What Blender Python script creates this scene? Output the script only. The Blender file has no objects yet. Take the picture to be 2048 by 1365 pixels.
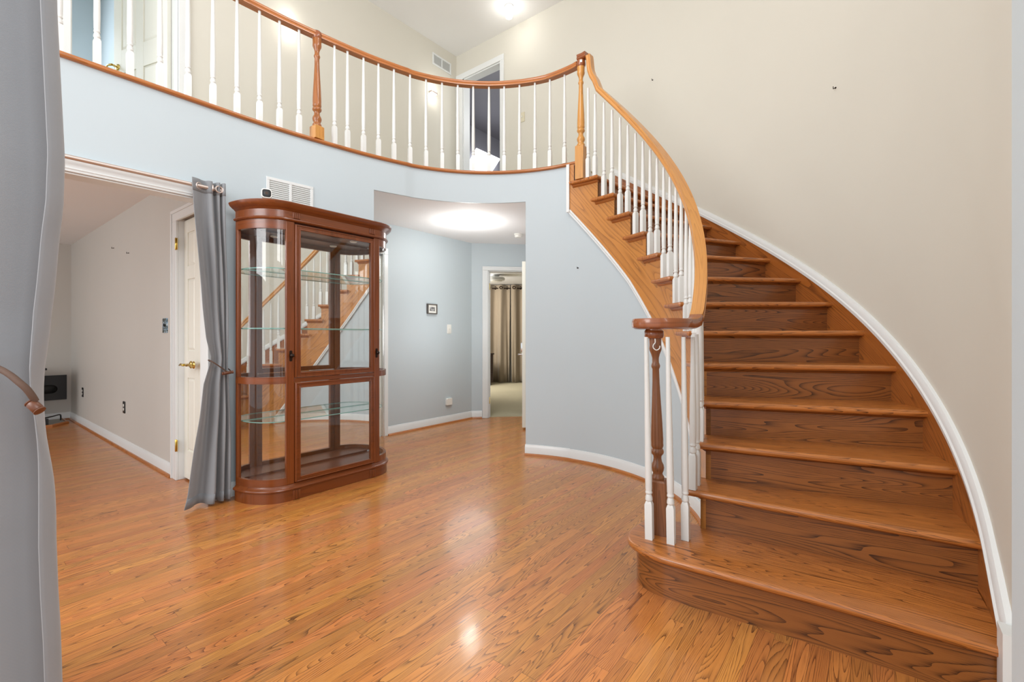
import bpy, bmesh, math, random
from math import sin, cos, pi, radians as R_, sqrt, atan2, hypot
from mathutils import Vector, Matrix
random.seed(7)
SC = bpy.context.scene
COL = SC.collection

# ------------------------------------------------------------------ camera
cd = bpy.data.cameras.new('camera'); cam = bpy.data.objects.new('camera', cd); COL.objects.link(cam)
cam.location = (0, 0, 1.115); cam.rotation_euler = (R_(90), 0, R_(38.10 - 90))
cd.sensor_width = 36; cd.lens = 16.162; cd.shift_y = -0.00457; cd.clip_start = 0.02
SC.camera = cam
SC.cycles.transparent_max_bounces = 32; SC.cycles.max_bounces = 14; SC.cycles.glossy_bounces = 8
# ------------------------------------------------------------------ world, exposure, large lights
W = bpy.data.worlds.new('daylight'); SC.world = W; W.use_nodes = True
W.node_tree.nodes['Background'].inputs[0].default_value = (0.93, 0.97, 1.0, 1)
W.node_tree.nodes['Background'].inputs[1].default_value = 0.98
vs = SC.view_settings
vs.view_transform = 'Standard'; vs.look = 'None'; vs.gamma = 1; vs.exposure = 0.37; vs.use_curve_mapping = False
def area(name, loc, target, size, power, col=(1, 1, 1), sy=None, spread=None):
    l = bpy.data.lights.new(name, 'AREA'); l.energy = power; l.color = col; l.size = size
    if sy: l.shape = 'RECTANGLE'; l.size_y = sy
    if spread: l.spread = spread
    o = bpy.data.objects.new(name, l); COL.objects.link(o); o.location = loc
    o.rotation_euler = (Vector(target) - Vector(loc)).to_track_quat('-Z', 'Y').to_euler()
    return o
def point(name, loc, power, col=(1, 1, 1), rad=0.05):
    l = bpy.data.lights.new(name, 'POINT'); l.energy = power; l.color = col; l.shadow_soft_size = rad
    o = bpy.data.objects.new(name, l); COL.objects.link(o); o.location = loc; return o
area('window_daylight', (0.2, -2.2, 3.6), (2.8, 2.6, 2.0), 2.4, 95, (0.97, 0.985, 1.0))
area('west_fill', (-2.8, 2.5, 3.3), (4.5, 0.2, 2.4), 2.6, 130, (0.97, 0.985, 1.0))  # added fill with no window behind it, brightens the stair wall
point('foyer_fill', (2.1, 1.9, 4.05), 27, (0.97, 0.985, 1.0), 0.25)  # added fill, no chandelier hangs here; lifts the upper ceiling and walls
area('family_room_daylight', (-2.6, 6.2, 1.6), (1.2, 6.0, 1.0), 2.2, 20, (0.95, 0.98, 1.0), sy=1.6)
area('bedroom_fill', (6.4, 6.9, 2.0), (8.6, 6.6, 0.9), 0.9, 60, (1.0, 0.95, 0.88))  # added fill inside the room, brightens its curtains and carpet
point('study_fill', (5.3, 3.5, 4.5), 13, (0.95, 0.97, 1.0), 0.3)  # added fill point without a fixture, lightens the room behind the doorway
area('upper_room_daylight', (0.2, 7.2, 4.2), (1.1, 5.2, 3.4), 1.2, 22, (0.85, 0.93, 1.0))

# ------------------------------------------------------------------ constants of the house
CX, CY = 2.208, 2.010          # centre of the round stair well
RISE = 0.1915; TH0 = -101.81; DTH = 7.24
R_WALL = 1.382; R_STR = 1.362; R_NOSE = 1.306; R_BAL = 1.335; R_OUT = 2.318
H2 = 14 * RISE; HC = 2.383; HTOP = 5.0
XR, YB = 4.545, 4.545          # upper back walls
def P(R, deg, z=None):
    x = CX + R * cos(R_(deg)); y = CY + R * sin(R_(deg))
    return (x, y) if z is None else (x, y, z)
def nose(k): return TH0 + DTH * k
def nosez(t): return RISE * (t - TH0) / DTH

# ------------------------------------------------------------------ materials
def lin(c):
    return tuple(((x / 255) / 12.92 if x / 255 <= 0.04045 else ((x / 255 + 0.055) / 1.055) ** 2.4) for x in c) + (1,)
def new_mat(name):
    m = bpy.data.materials.new(name); m.use_nodes = True
    nt = m.node_tree; return m, nt, nt.nodes['Principled BSDF']
def N(nt, t, **kw):
    n = nt.nodes.new('ShaderNode' + t)
    for k, v in kw.items(): setattr(n, k, v)
    return n
def math_(nt, op, a, b=None, c=None, clamp=False):
    n = nt.nodes.new('ShaderNodeMath'); n.operation = op; n.use_clamp = clamp
    for i, v in enumerate((a, b, c)):
        if v is None: continue
        if isinstance(v, (int, float)): n.inputs[i].default_value = v
        else: nt.links.new(v, n.inputs[i])
    return n.outputs[0]
def mixc(nt, fac, a, b, mode='MIX'):
    n = nt.nodes.new('ShaderNodeMix'); n.data_type = 'RGBA'; n.blend_type = mode
    for i, v in ((0, fac), (6, a), (7, b)):
        if isinstance(v, (int, float)): n.inputs[i].default_value = v
        elif isinstance(v, tuple): n.inputs[i].default_value = v
        else: nt.links.new(v, n.inputs[i])
    return n.outputs[2]
def paint(name, rgb, rough=0.55, bump=0.06, scale=220, var=0.03):
    m, nt, b = new_mat(name)
    tc = N(nt, 'TexCoord'); n1 = N(nt, 'TexNoise'); n1.inputs['Scale'].default_value = scale
    nt.links.new(tc.outputs['Object'], n1.inputs['Vector'])
    n2 = N(nt, 'TexNoise'); n2.inputs['Scale'].default_value = 1.3; nt.links.new(tc.outputs['Object'], n2.inputs['Vector'])
    c = lin(rgb); d = tuple(x * (1 - var * 2) for x in c[:3]) + (1,)
    nt.links.new(mixc(nt, n2.outputs['Fac'], c, d), b.inputs['Base Color'])
    b.inputs['Roughness'].default_value = rough
    bp = N(nt, 'Bump'); bp.inputs['Strength'].default_value = bump; bp.inputs['Distance'].default_value = 0.002
    nt.links.new(n1.outputs['Fac'], bp.inputs['Height']); nt.links.new(bp.outputs['Normal'], b.inputs['Normal'])
    return m
def plain(name, rgb, rough=0.4, metal=0.0, emit=None, strength=0):
    m, nt, b = new_mat(name)
    tc = N(nt, 'TexCoord'); n1 = N(nt, 'TexNoise'); n1.inputs['Scale'].default_value = 40
    nt.links.new(tc.outputs['Object'], n1.inputs['Vector'])
    c = lin(rgb)
    nt.links.new(mixc(nt, n1.outputs['Fac'], c, tuple(x * 0.93 for x in c[:3]) + (1,)), b.inputs['Base Color'])
    b.inputs['Roughness'].default_value = rough; b.inputs['Metallic'].default_value = metal
    if emit:
        b.inputs['Emission Color'].default_value = lin(emit); b.inputs['Emission Strength'].default_value = strength
    return m
def grain_color(nt, u, v, rnd, light, mid, dark, uf=1.1, vf=9.0, rings=13.0, amount=1.0, pore=1.0):
    """oak figure: contour lines of a long stretched field (cathedrals) plus short dark pores"""
    cmb = N(nt, 'CombineXYZ')
    nt.links.new(math_(nt, 'MULTIPLY_ADD', u, uf, math_(nt, 'MULTIPLY', rnd, 71.3)), cmb.inputs[0])
    nt.links.new(math_(nt, 'MULTIPLY_ADD', v, vf, math_(nt, 'MULTIPLY', rnd, 37.7)), cmb.inputs[1])
    nt.links.new(math_(nt, 'MULTIPLY', rnd, 19.1), cmb.inputs[2])
    n = N(nt, 'TexNoise'); n.inputs['Scale'].default_value = 1.0; n.inputs['Detail'].default_value = 1.2; n.inputs['Roughness'].default_value = 0.35
    nt.links.new(cmb.outputs[0], n.inputs['Vector'])
    t = math_(nt, 'FRACT', math_(nt, 'MULTIPLY', n.outputs['Fac'], rings))
    cmb2 = N(nt, 'CombineXYZ')
    nt.links.new(math_(nt, 'MULTIPLY', u, 14.0), cmb2.inputs[0]); nt.links.new(math_(nt, 'MULTIPLY', v, 520.0), cmb2.inputs[1])
    nt.links.new(math_(nt, 'MULTIPLY', rnd, 55.0), cmb2.inputs[2])
    p = N(nt, 'TexNoise'); p.inputs['Scale'].default_value = 1.0; p.inputs['Detail'].default_value = 2.0
    nt.links.new(cmb2.outputs[0], p.inputs['Vector'])
    # line: dark at the start of every ring, fading out
    line = math_(nt, 'POWER', math_(nt, 'SUBTRACT', 1.0, t), 3.3)
    line = math_(nt, 'MULTIPLY', line, math_(nt, 'GREATER_THAN', t, 0.02))
    pr = N(nt, 'MapRange'); pr.inputs[1].default_value = 0.42; pr.inputs[2].default_value = 0.62; nt.links.new(p.outputs['Fac'], pr.inputs[0])
    fac = math_(nt, 'MULTIPLY', line, math_(nt, 'MULTIPLY_ADD', pr.outputs[0], 0.6, 0.5), clamp=True)
    fac = math_(nt, 'MULTIPLY', fac, amount, clamp=True)
    base = mixc(nt, math_(nt, 'MULTIPLY', pr.outputs[0], 0.30 * pore), light, mid)
    n3 = N(nt, 'TexNoise'); n3.inputs['Scale'].default_value = 0.8; nt.links.new(cmb.outputs[0], n3.inputs['Vector'])
    base = mixc(nt, n3.outputs['Fac'], base, mid)
    return mixc(nt, fac, base, dark), fac
def wood(name, light, mid, dark, rough=0.3, uf=1.1, vf=9.0, rings=13.0, amount=1.0, coat=0.25, pore=1.0, vary=0.18):
    m, nt, b = new_mat(name)
    uv = N(nt, 'UVMap'); sx = N(nt, 'SeparateXYZ'); nt.links.new(uv.outputs[0], sx.inputs[0])
    oi = N(nt, 'ObjectInfo')
    col, fac = grain_color(nt, sx.outputs[0], sx.outputs[1], oi.outputs['Random'], lin(light), lin(mid), lin(dark), uf, vf, rings, amount, pore)
    k = math_(nt, 'MULTIPLY_ADD', oi.outputs['Random'], vary, 1 - vary / 2)
    hsv = N(nt, 'HueSaturation'); nt.links.new(col, hsv.inputs['Color']); nt.links.new(k, hsv.inputs['Value'])
    nt.links.new(hsv.outputs[0], b.inputs['Base Color'])
    b.inputs['Roughness'].default_value = rough; b.inputs['Coat Weight'].default_value = coat; b.inputs['Coat Roughness'].default_value = 0.14
    bp = N(nt, 'Bump'); bp.inputs['Strength'].default_value = 0.12; bp.inputs['Distance'].default_value = 0.001; bp.invert = True
    nt.links.new(fac, bp.inputs['Height']); nt.links.new(bp.outputs['Normal'], b.inputs['Normal'])
    return m
def floor_mat():
    m, nt, b = new_mat('oak_strip_floor')
    tc = N(nt, 'TexCoord'); sx = N(nt, 'SeparateXYZ'); nt.links.new(tc.outputs['Object'], sx.inputs[0])
    X, Y = sx.outputs[0], sx.outputs[1]
    Wd = 0.0572
    yr = math_(nt, 'DIVIDE', Y, Wd); row = math_(nt, 'FLOOR', yr); fy = math_(nt, 'FRACT', yr)
    wn = N(nt, 'TexWhiteNoise', noise_dimensions='1D'); nt.links.new(row, wn.inputs['W'])
    L = math_(nt, 'MULTIPLY_ADD', wn.outputs['Value'], 0.5, 0.75)
    wn2 = N(nt, 'TexWhiteNoise', noise_dimensions='1D'); nt.links.new(math_(nt, 'ADD', row, 311.7), wn2.inputs['W'])
    xo = math_(nt, 'DIVIDE', math_(nt, 'MULTIPLY_ADD', wn2.outputs['Value'], 5.0, X), L)
    col_i = math_(nt, 'FLOOR', xo); fx = math_(nt, 'FRACT', xo)
    cb = N(nt, 'CombineXYZ'); nt.links.new(row, cb.inputs[0]); nt.links.new(col_i, cb.inputs[1])
    wn3 = N(nt, 'TexWhiteNoise', noise_dimensions='2D'); nt.links.new(cb.outputs[0], wn3.inputs['Vector'])
    rnd = wn3.outputs['Value']
    wn4 = N(nt, 'TexWhiteNoise', noise_dimensions='2D')
    cb2 = N(nt, 'CombineXYZ'); nt.links.new(math_(nt, 'ADD', row, 91.0), cb2.inputs[0]); nt.links.new(col_i, cb2.inputs[1]); nt.links.new(cb2.outputs[0], wn4.inputs['Vector'])
    r2 = wn4.outputs['Value']
    c, fac = grain_color(nt, X, Y, rnd, lin(FL_LIGHT), lin(FL_MID), lin(FL_DARK), 0.9, 13.5, 34.0, 1.15)
    hs = N(nt, 'HueSaturation'); nt.links.new(c, hs.inputs['Color'])
    nt.links.new(math_(nt, 'MULTIPLY_ADD', r2, 0.26, 0.87), hs.inputs['Value'])
    nt.links.new(math_(nt, 'MULTIPLY_ADD', rnd, 0.014, 0.493), hs.inputs['Hue'])
    # seams
    ey = math_(nt, 'MINIMUM', fy, math_(nt, 'SUBTRACT', 1.0, fy)); ey = math_(nt, 'MULTIPLY', ey, Wd)
    ex = math_(nt, 'MULTIPLY', math_(nt, 'MINIMUM', fx, math_(nt, 'SUBTRACT', 1.0, fx)), 1.0)
    seam = math_(nt, 'LESS_THAN', math_(nt, 'MINIMUM', ey, ex), 0.0009)
    cc = mixc(nt, math_(nt, 'MULTIPLY', seam, 0.55), hs.outputs[0], lin((70, 34, 12)))
    nt.links.new(cc, b.inputs['Base Color'])
    n = N(nt, 'TexNoise'); n.inputs['Scale'].default_value = 3.0; nt.links.new(tc.outputs['Object'], n.inputs['Vector'])
    nt.links.new(math_(nt, 'MULTIPLY_ADD', n.outputs['Fac'], 0.12, 0.27), b.inputs['Roughness'])
    b.inputs['Coat Weight'].default_value = 0.35; b.inputs['Coat Roughness'].default_value = 0.12
    h = math_(nt, 'SUBTRACT', math_(nt, 'MULTIPLY', fac, -0.15), math_(nt, 'MULTIPLY', seam, 1.0))
    h = math_(nt, 'ADD', h, math_(nt, 'MULTIPLY', r2, 0.5))
    bp = N(nt, 'Bump'); bp.inputs['Strength'].default_value = 0.10; bp.inputs['Distance'].default_value = 0.002
    nt.links.new(h, bp.inputs['Height']); nt.links.new(bp.outputs['Normal'], b.inputs['Normal'])
    nt.links.new(bp.outputs['Normal'], b.inputs['Coat Normal'])
    return m
def fabric(name, rgb, rough=0.85, scale=900, sheen=0.3):
    m, nt, b = new_mat(name)
    uv = N(nt, 'UVMap'); sx = N(nt, 'SeparateXYZ'); nt.links.new(uv.outputs[0], sx.inputs[0])
    a = math_(nt, 'SINE', math_(nt, 'MULTIPLY', sx.outputs[0], scale * 2.2)); c = math_(nt, 'SINE', math_(nt, 'MULTIPLY', sx.outputs[1], scale * 2.2))
    h = math_(nt, 'MULTIPLY', a, c)
    n = N(nt, 'TexNoise'); n.inputs['Scale'].default_value = 6; nt.links.new(uv.outputs[0], n.inputs['Vector'])
    col = lin(rgb)
    nt.links.new(mixc(nt, n.outputs['Fac'], col, tuple(x * 0.92 for x in col[:3]) + (1,)), b.inputs['Base Color'])
    b.inputs['Roughness'].default_value = rough; b.inputs['Sheen Weight'].default_value = sheen
    bp = N(nt, 'Bump'); bp.inputs['Strength'].default_value = 0.08; bp.inputs['Distance'].default_value = 0.0006
    nt.links.new(h, bp.inputs['Height']); nt.links.new(bp.outputs['Normal'], b.inputs['Normal'])
    return m
def glass(name, tint, refl=1.0):
    m = bpy.data.materials.new(name); m.use_nodes = True; nt = m.node_tree; nt.nodes.clear()
    out = N(nt, 'OutputMaterial'); mx = N(nt, 'MixShader'); tr = N(nt, 'BsdfTransparent'); gl = N(nt, 'BsdfGlossy')
    ge = N(nt, 'NewGeometry'); vm = N(nt, 'VectorMath', operation='DOT_PRODUCT'); nt.links.new(ge.outputs['Normal'], vm.inputs[0]); nt.links.new(ge.outputs['Incoming'], vm.inputs[1])
    c_ = math_(nt, 'SUBTRACT', 1.0, math_(nt, 'ABSOLUTE', vm.outputs['Value']), clamp=True)
    fr = math_(nt, 'MULTIPLY_ADD', math_(nt, 'POWER', c_, 5.0), 0.55, 0.030)
    tr.inputs[0].default_value = tint; gl.inputs['Roughness'].default_value = 0.01; gl.inputs['Color'].default_value = (refl, refl, refl, 1)
    nt.links.new(fr, mx.inputs[0]); nt.links.new(tr.outputs[0], mx.inputs[1]); nt.links.new(gl.outputs[0], mx.inputs[2])
    nt.links.new(mx.outputs[0], out.inputs[0]); return m
FL_LIGHT, FL_MID, FL_DARK = (208, 142, 73), (184, 111, 49), (88, 44, 15)
M = {}
M['blue'] = paint('blue_grey_wall_paint', (193, 204, 209))
M['beige'] = paint('beige_wall_paint', (215, 211, 199))
M['tan'] = paint('tan_wall_paint', (200, 196, 189))
M['ceil'] = paint('white_ceiling_paint', (240, 240, 240), 0.8)
M['white'] = paint('white_semi_gloss', (226, 228, 227), 0.3, 0.02)
M['white_rail'] = paint('white_baluster_paint', (225, 226, 223), 0.3, 0.01)
M['cream'] = paint('cream_door_paint', (232, 230, 218), 0.35, 0.02)
M['floor'] = floor_mat()
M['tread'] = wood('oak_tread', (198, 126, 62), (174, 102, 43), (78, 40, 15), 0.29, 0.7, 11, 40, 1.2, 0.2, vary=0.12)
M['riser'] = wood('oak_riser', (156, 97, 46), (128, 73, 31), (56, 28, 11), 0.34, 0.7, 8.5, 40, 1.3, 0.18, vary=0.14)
M['stringer'] = wood('oak_stringer', (206, 142, 68), (184, 116, 48), (110, 58, 20), 0.35, 0.6, 5.5, 22, 0.75, 0.2)
M['skirt'] = wood('oak_skirt', (180, 108, 46), (154, 86, 33), (84, 42, 15), 0.34, 0.5, 7, 24, 0.95, 0.18)
M['rail'] = wood('oak_handrail', (214, 154, 80), (196, 130, 60), (146, 86, 36), 0.28, 1.2, 22, 9, 0.55, 0.4, vary=0.0)
M['rail_mid'] = wood('oak_handrail_brown', (192, 122, 60), (168, 96, 42), (110, 56, 22), 0.28, 1.2, 22, 9, 0.6, 0.4, vary=0.0)
M['rail_dark'] = wood('oak_handrail_dark', (158, 90, 44), (134, 70, 32), (84, 40, 16), 0.26, 1.2, 22, 9, 0.5, 0.4, vary=0.0)
M['newel_light'] = wood('oak_newel_light', (218, 160, 82), (198, 134, 58), (138, 82, 34), 0.3, 0.9, 18, 12, 0.7, 0.3, vary=0.0)
M['newel_mid'] = wood('oak_newel_brown', (176, 110, 52), (150, 86, 38), (92, 48, 18), 0.3, 0.9, 18, 12, 0.7, 0.3, vary=0.0)
M['newel_dark'] = wood('oak_newel_dark', (150, 98, 62), (128, 78, 46), (78, 44, 24), 0.3, 0.9, 18, 12, 0.7, 0.3, vary=0.0)
M['cherry'] = wood('cherry_wood', (134, 69, 27), (102, 49, 17), (60, 26, 8), 0.30, 0.8, 14, 7, 0.5, 0.20, pore=0.5, vary=0.06)
M['cherry_in'] = wood('cherry_interior', (104, 56, 34), (86, 44, 26), (60, 30, 16), 0.4, 1.2, 14, 5, 0.4, 0.1, pore=0.5, vary=0.06)
M['shoe'] = wood('oak_shoe_mould', (186, 120, 62), (170, 100, 46), (110, 60, 26), 0.35, 2, 16, 6, 0.6, 0.2)
M['grey_cloth'] = fabric('grey_curtain_cloth', (134, 136, 139))
M['grey_band'] = fabric('grey_curtain_header', (126, 128, 131))
M['taupe'] = fabric('taupe_curtain_cloth', (150, 136, 116))
M['carpet'] = paint('beige_carpet', (196, 188, 160), 0.95, 0.9, 160, 0.12)
M['brass'] = plain('polished_brass', (214, 186, 110), 0.18, 1.0)
M['nickel'] = plain('brushed_nickel', (210, 196, 188), 0.42, 0.9)
M['chrome'] = plain('chrome', (215, 215, 215), 0.12, 1.0)
M['iron'] = plain('dark_bronze', (52, 40, 34), 0.35, 0.8)
M['black'] = plain('black_plastic', (22, 22, 24), 0.35)
M['soot'] = plain('black_stove_enamel', (14, 14, 15), 0.5)
M['plate'] = plain('white_plastic', (236, 235, 228), 0.35)
M['ivory'] = plain('ivory_plastic', (214, 206, 180), 0.4)
M['brownwood'] = plain('dark_brown_wood', (74, 42, 30), 0.4)
M['rope'] = plain('brown_cord', (84, 60, 46), 0.8)
M['toggle'] = plain('turned_brown_toggle', (98, 56, 34), 0.4)
M['dresser'] = plain('espresso_wood', (62, 44, 38), 0.4)
M['lamp'] = plain('lit_diffuser', (255, 252, 245), 0.5, 0, (255, 250, 240), 9.0)
M['bulb'] = plain('lit_bulb', (255, 252, 245), 0.5, 0, (255, 252, 246), 12.0)
M['sky_pane'] = plain('bright_window_pane', (250, 252, 255), 0.3, 0, (246, 250, 255), 1.6)
M['grey_room'] = paint('grey_room_paint', (160, 158, 166))
M['stone'] = paint('grey_hearth_tile', (166, 160, 150), 0.6, 0.3, 60, 0.08)
M['glass'] = glass('clear_glass', (0.985, 0.99, 0.988, 1))
M['shelf'] = glass('shelf_glass', (0.93, 0.975, 0.96, 1))
M['edge'] = plain('green_glass_edge', (120, 168, 158), 0.1)
m, nt, b = new_mat('mirror'); b.inputs['Metallic'].default_value = 1; b.inputs['Roughness'].default_value = 0.015; b.inputs['Base Color'].default_value = (0.86, 0.88, 0.87, 1)
M['mirror'] = m
def photo_mat():
    m, nt, b = new_mat('black_and_white_print')
    tc = N(nt, 'TexCoord'); n = N(nt, 'TexNoise'); n.inputs['Scale'].default_value = 60; n.inputs['Detail'].default_value = 4
    nt.links.new(tc.outputs['Object'], n.inputs['Vector'])
    rp = N(nt, 'ValToRGB'); rp.color_ramp.elements[0].position = 0.35; rp.color_ramp.elements[0].color = (0.03, 0.03, 0.03, 1)
    rp.color_ramp.elements[1].position = 0.68; rp.color_ramp.elements[1].color = (0.6, 0.6, 0.6, 1)
    nt.links.new(n.outputs['Fac'], rp.inputs[0]); nt.links.new(rp.outputs[0], b.inputs['Base Color']); return m
M['print'] = photo_mat()
def camo_mat():
    m, nt, b = new_mat('blue_black_patterned_plate')
    tc = N(nt, 'TexCoord'); n = N(nt, 'TexNoise'); n.inputs['Scale'].default_value = 34; n.inputs['Detail'].default_value = 2; n.inputs['Distortion'].default_value = 1.5
    nt.links.new(tc.outputs['Object'], n.inputs['Vector'])
    rp = N(nt, 'ValToRGB'); rp.color_ramp.interpolation = 'CONSTANT'
    e = rp.color_ramp.elements; e[0].color = lin((24, 26, 28)); e[1].position = 0.52; e[1].color = lin((120, 160, 190))
    q = e.new(0.6); q.color = lin((200, 214, 220)); q = e.new(0.44); q.color = lin((70, 82, 70))
    nt.links.new(n.outputs['Fac'], rp.inputs[0]); nt.links.new(rp.outputs[0], b.inputs['Base Color']); b.inputs['Roughness'].default_value = 0.3; return m
M['camo'] = camo_mat()

# ------------------------------------------------------------------ mesh helpers
class MB:
    def __init__(s): s.v = []; s.f = []; s.uv = []; s.mi = []
    def add(s, vs, fs, uvs=None, m=0):
        o = len(s.v); s.v += [tuple(x) for x in vs]
        for i, f in enumerate(fs):
            s.f.append([o + k for k in f]); s.uv.append(uvs[i] if uvs else None); s.mi.append(m)
        return s
    def box(s, a, b, m=0):
        (x0, y0, z0), (x1, y1, z1) = a, b
        vs = [(x0, y0, z0), (x1, y0, z0), (x1, y1, z0), (x0, y1, z0), (x0, y0, z1), (x1, y0, z1), (x1, y1, z1), (x0, y1, z1)]
        return s.add(vs, [(0, 3, 2, 1), (4, 5, 6, 7), (0, 1, 5, 4), (1, 2, 6, 5), (2, 3, 7, 6), (3, 0, 4, 7)], m=m)
    def prism(s, poly, z0, z1, m=0):
        n = len(poly); vs = [(x, y, z0) for x, y in poly] + [(x, y, z1) for x, y in poly]
        fs = [tuple(range(n - 1, -1, -1)), tuple(range(n, 2 * n))] + [(i, (i + 1) % n, n + (i + 1) % n, n + i) for i in range(n)]
        return s.add(vs, fs, m=m)
    def loft(s, rings, closed=True, caps=True, m=0, uvs=False):
        n = len(rings[0]); vs = [p for r in rings for p in r]; fs = []; us = []
        L = [0.0]
        for i in range(1, len(rings)):
            L.append(L[-1] + (Vector(rings[i][0]) - Vector(rings[i - 1][0])).length)
        per = [0.0]
        for j in range(n): per.append(per[-1] + (Vector(rings[0][(j + 1) % n]) - Vector(rings[0][j])).length)
        for i in range(len(rings) - 1):
            for j in range(n if closed else n - 1):
                k = (j + 1) % n
                fs.append((i * n + j, i * n + k, (i + 1) * n + k, (i + 1) * n + j))
                us.append([(L[i], per[j]), (L[i], per[j + 1]), (L[i + 1], per[j + 1]), (L[i + 1], per[j])])
        if caps and closed:
            fs.append(tuple(range(n - 1, -1, -1))); us.append([(0, 0)] * n)
            fs.append(tuple(range((len(rings) - 1) * n, len(rings) * n))); us.append([(L[-1], 0)] * n)
        return s.add(vs, fs, us if uvs else None, m=m)
    def lathe(s, prof, c, seg=16, m=0, axis='z', uvs=True):
        rings = []
        for r, z in prof:
            ring = []
            for i in range(seg):
                a = 2 * pi * i / seg
                p = (r * cos(a), r * sin(a), z)
                if axis == 'x': p = (z, r * cos(a), r * sin(a))
                if axis == 'y': p = (r * sin(a), z, r * cos(a))
                ring.append((c[0] + p[0], c[1] + p[1], c[2] + p[2]))
            rings.append(ring)
        return s.loft(rings, True, True, m, uvs)
    def sweep(s, path, sec, side=None, m=0, closed_sec=True, caps=True):
        """sec: (a,b) offsets along side vector and along tangent x side"""
        path = [Vector(p) for p in path]; rings = []
        for i, p in enumerate(path):
            t = (path[min(i + 1, len(path) - 1)] - path[max(i - 1, 0)]).normalized()
            if side is None: sd = t.cross(Vector((0, 0, 1)))
            else: sd = Vector(side[i] if isinstance(side, list) else side)
            sd = (sd - t * sd.dot(t)).normalized(); up = sd.cross(t).normalized()
            rings.append([tuple(p + sd * a + up * b) for a, b in sec])
        return s.loft(rings, closed_sec, caps, m, True)
    def tube(s, path, r, seg=8, m=0):
        path = [Vector(p) for p in path]; rings = []; ref = Vector((0.31, 0.2, 0.93))
        for i, p in enumerate(path):
            t = (path[min(i + 1, len(path) - 1)] - path[max(i - 1, 0)]).normalized()
            a = t.cross(ref)
            if a.length < 1e-3: a = t.cross(Vector((1, 0, 0)))
            a.normalize(); b = t.cross(a); ref = -b
            rr = r[i] if isinstance(r, list) else r
            rings.append([tuple(p + a * rr * cos(2 * pi * k / seg) + b * rr * sin(2 * pi * k / seg)) for k in range(seg)])
        return s.loft(rings, True, True, m, True)
    def build(s, name, mat, parent=None, grain=None, bevel=0, smooth=35, solid=0):
        me = bpy.data.meshes.new(name); me.from_pydata(s.v, [], s.f); me.update()
        mats = mat if isinstance(mat, (list, tuple)) else [mat]
        for mm in mats: me.materials.append(mm)
        for p, k in zip(me.polygons, s.mi): p.material_index = k
        ul = me.uv_layers.new(name='UVMap'); g = Vector(grain).normalized() if grain else None
        for p, u in zip(me.polygons, s.uv):
            if u:
                for li, q in zip(p.loop_indices, u): ul.data[li].uv = q
            else:
                n = p.normal; gg = g
                if gg is None:
                    gg = Vector((1, 0, 0)) if abs(n.x) < 0.8 else Vector((0, 1, 0))
                if abs(n.dot(gg)) > 0.9: gg2 = Vector((0, 0, 1)) if abs(n.z) < 0.8 else Vector((1, 0, 0)); k2 = 0.25
                else: gg2 = gg; k2 = 1
                w = n.cross(gg2)
                for li, vi in zip(p.loop_indices, p.vertices):
                    co = me.vertices[vi].co; ul.data[li].uv = (co.dot(gg2) * k2, co.dot(w))
        bm = bmesh.new(); bm.from_mesh(me); bmesh.ops.recalc_face_normals(bm, faces=bm.faces); bm.to_mesh(me); bm.free()
        if smooth:
            for p in me.polygons: p.use_smooth = True
            me.set_sharp_from_angle(angle=R_(smooth))
        o = bpy.data.objects.new(name, me); COL.objects.link(o)
        if bevel:
            b = o.modifiers.new('bevel', 'BEVEL'); b.width = bevel; b.segments = 2; b.limit_method = 'ANGLE'; b.angle_limit = R_(40)
        if solid:
            b = o.modifiers.new('thickness', 'SOLIDIFY'); b.thickness = solid; b.offset = 0
        if parent: put(o, parent)
        return o
def put(o, parent):
    o.parent = parent; o.matrix_parent_inverse = Matrix.Identity(4)
    # meshes are written in house coordinates; keep them there under a placed parent
    if not o.get('_local'):
        o.matrix_parent_inverse = parent_world(parent).inverted()
def parent_world(p):
    m = Matrix.LocRotScale(p.location, p.rotation_euler, p.scale)
    q = p
    if q.parent: m = parent_world(q.parent) @ q.matrix_parent_inverse @ m
    return m
def tag(o, label, cat, group=None, kind=None):
    o['label'] = label; o['category'] = cat
    if group: o['group'] = group
    if kind: o['kind'] = kind
    return o
def thing(name, loc, label, cat, group=None, rz=0):
    o = bpy.data.objects.new(name, None); COL.objects.link(o); o.location = loc; o.rotation_euler = (0, 0, rz)
    o.empty_display_size = 0.1
    return tag(o, label, cat, group)
def struct(o, label=None, cat=None):
    o['kind'] = 'structure'
    if label: o['label'] = label
    if cat: o['category'] = cat
    return o
def rrect(w, h, r, n=4):
    pts = []
    for cx, cy, a0 in ((w / 2 - r, h / 2 - r, 0), (-w / 2 + r, h / 2 - r, 90), (-w / 2 + r, -h / 2 + r, 180), (w / 2 - r, -h / 2 + r, 270)):
        for i in range(n + 1):
            a = R_(a0 + 90 * i / n); pts.append((cx + r * cos(a), cy + r * sin(a)))
    return pts
def catmull(pts, n=6):
    pts = [Vector(p) for p in pts]; out = []
    for i in range(len(pts) - 1):
        p0 = pts[i - 1] if i else pts[0] * 2 - pts[1]; p1, p2 = pts[i], pts[i + 1]
        p3 = pts[i + 2] if i + 2 < len(pts) else pts[-1] * 2 - pts[-2]
        for k in range(n):
            t = k / n
            out.append(0.5 * ((2 * p1) + (p2 - p0) * t + (2 * p0 - 5 * p1 + 4 * p2 - p3) * t * t + (3 * p1 - p0 - 3 * p2 + p3) * t ** 3))
    out.append(pts[-1]); return [tuple(p) for p in out]
def interp(x, xs, ys):
    if x <= xs[0]: return ys[0]
    for i in range(len(xs) - 1):
        if x <= xs[i + 1]: return ys[i] + (ys[i + 1] - ys[i]) * (x - xs[i]) / (xs[i + 1] - xs[i])
    return ys[-1]
def frange(a, b, step):
    n = max(1, int(round(abs(b - a) / step))); return [a + (b - a) * i / n for i in range(n + 1)]

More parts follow.
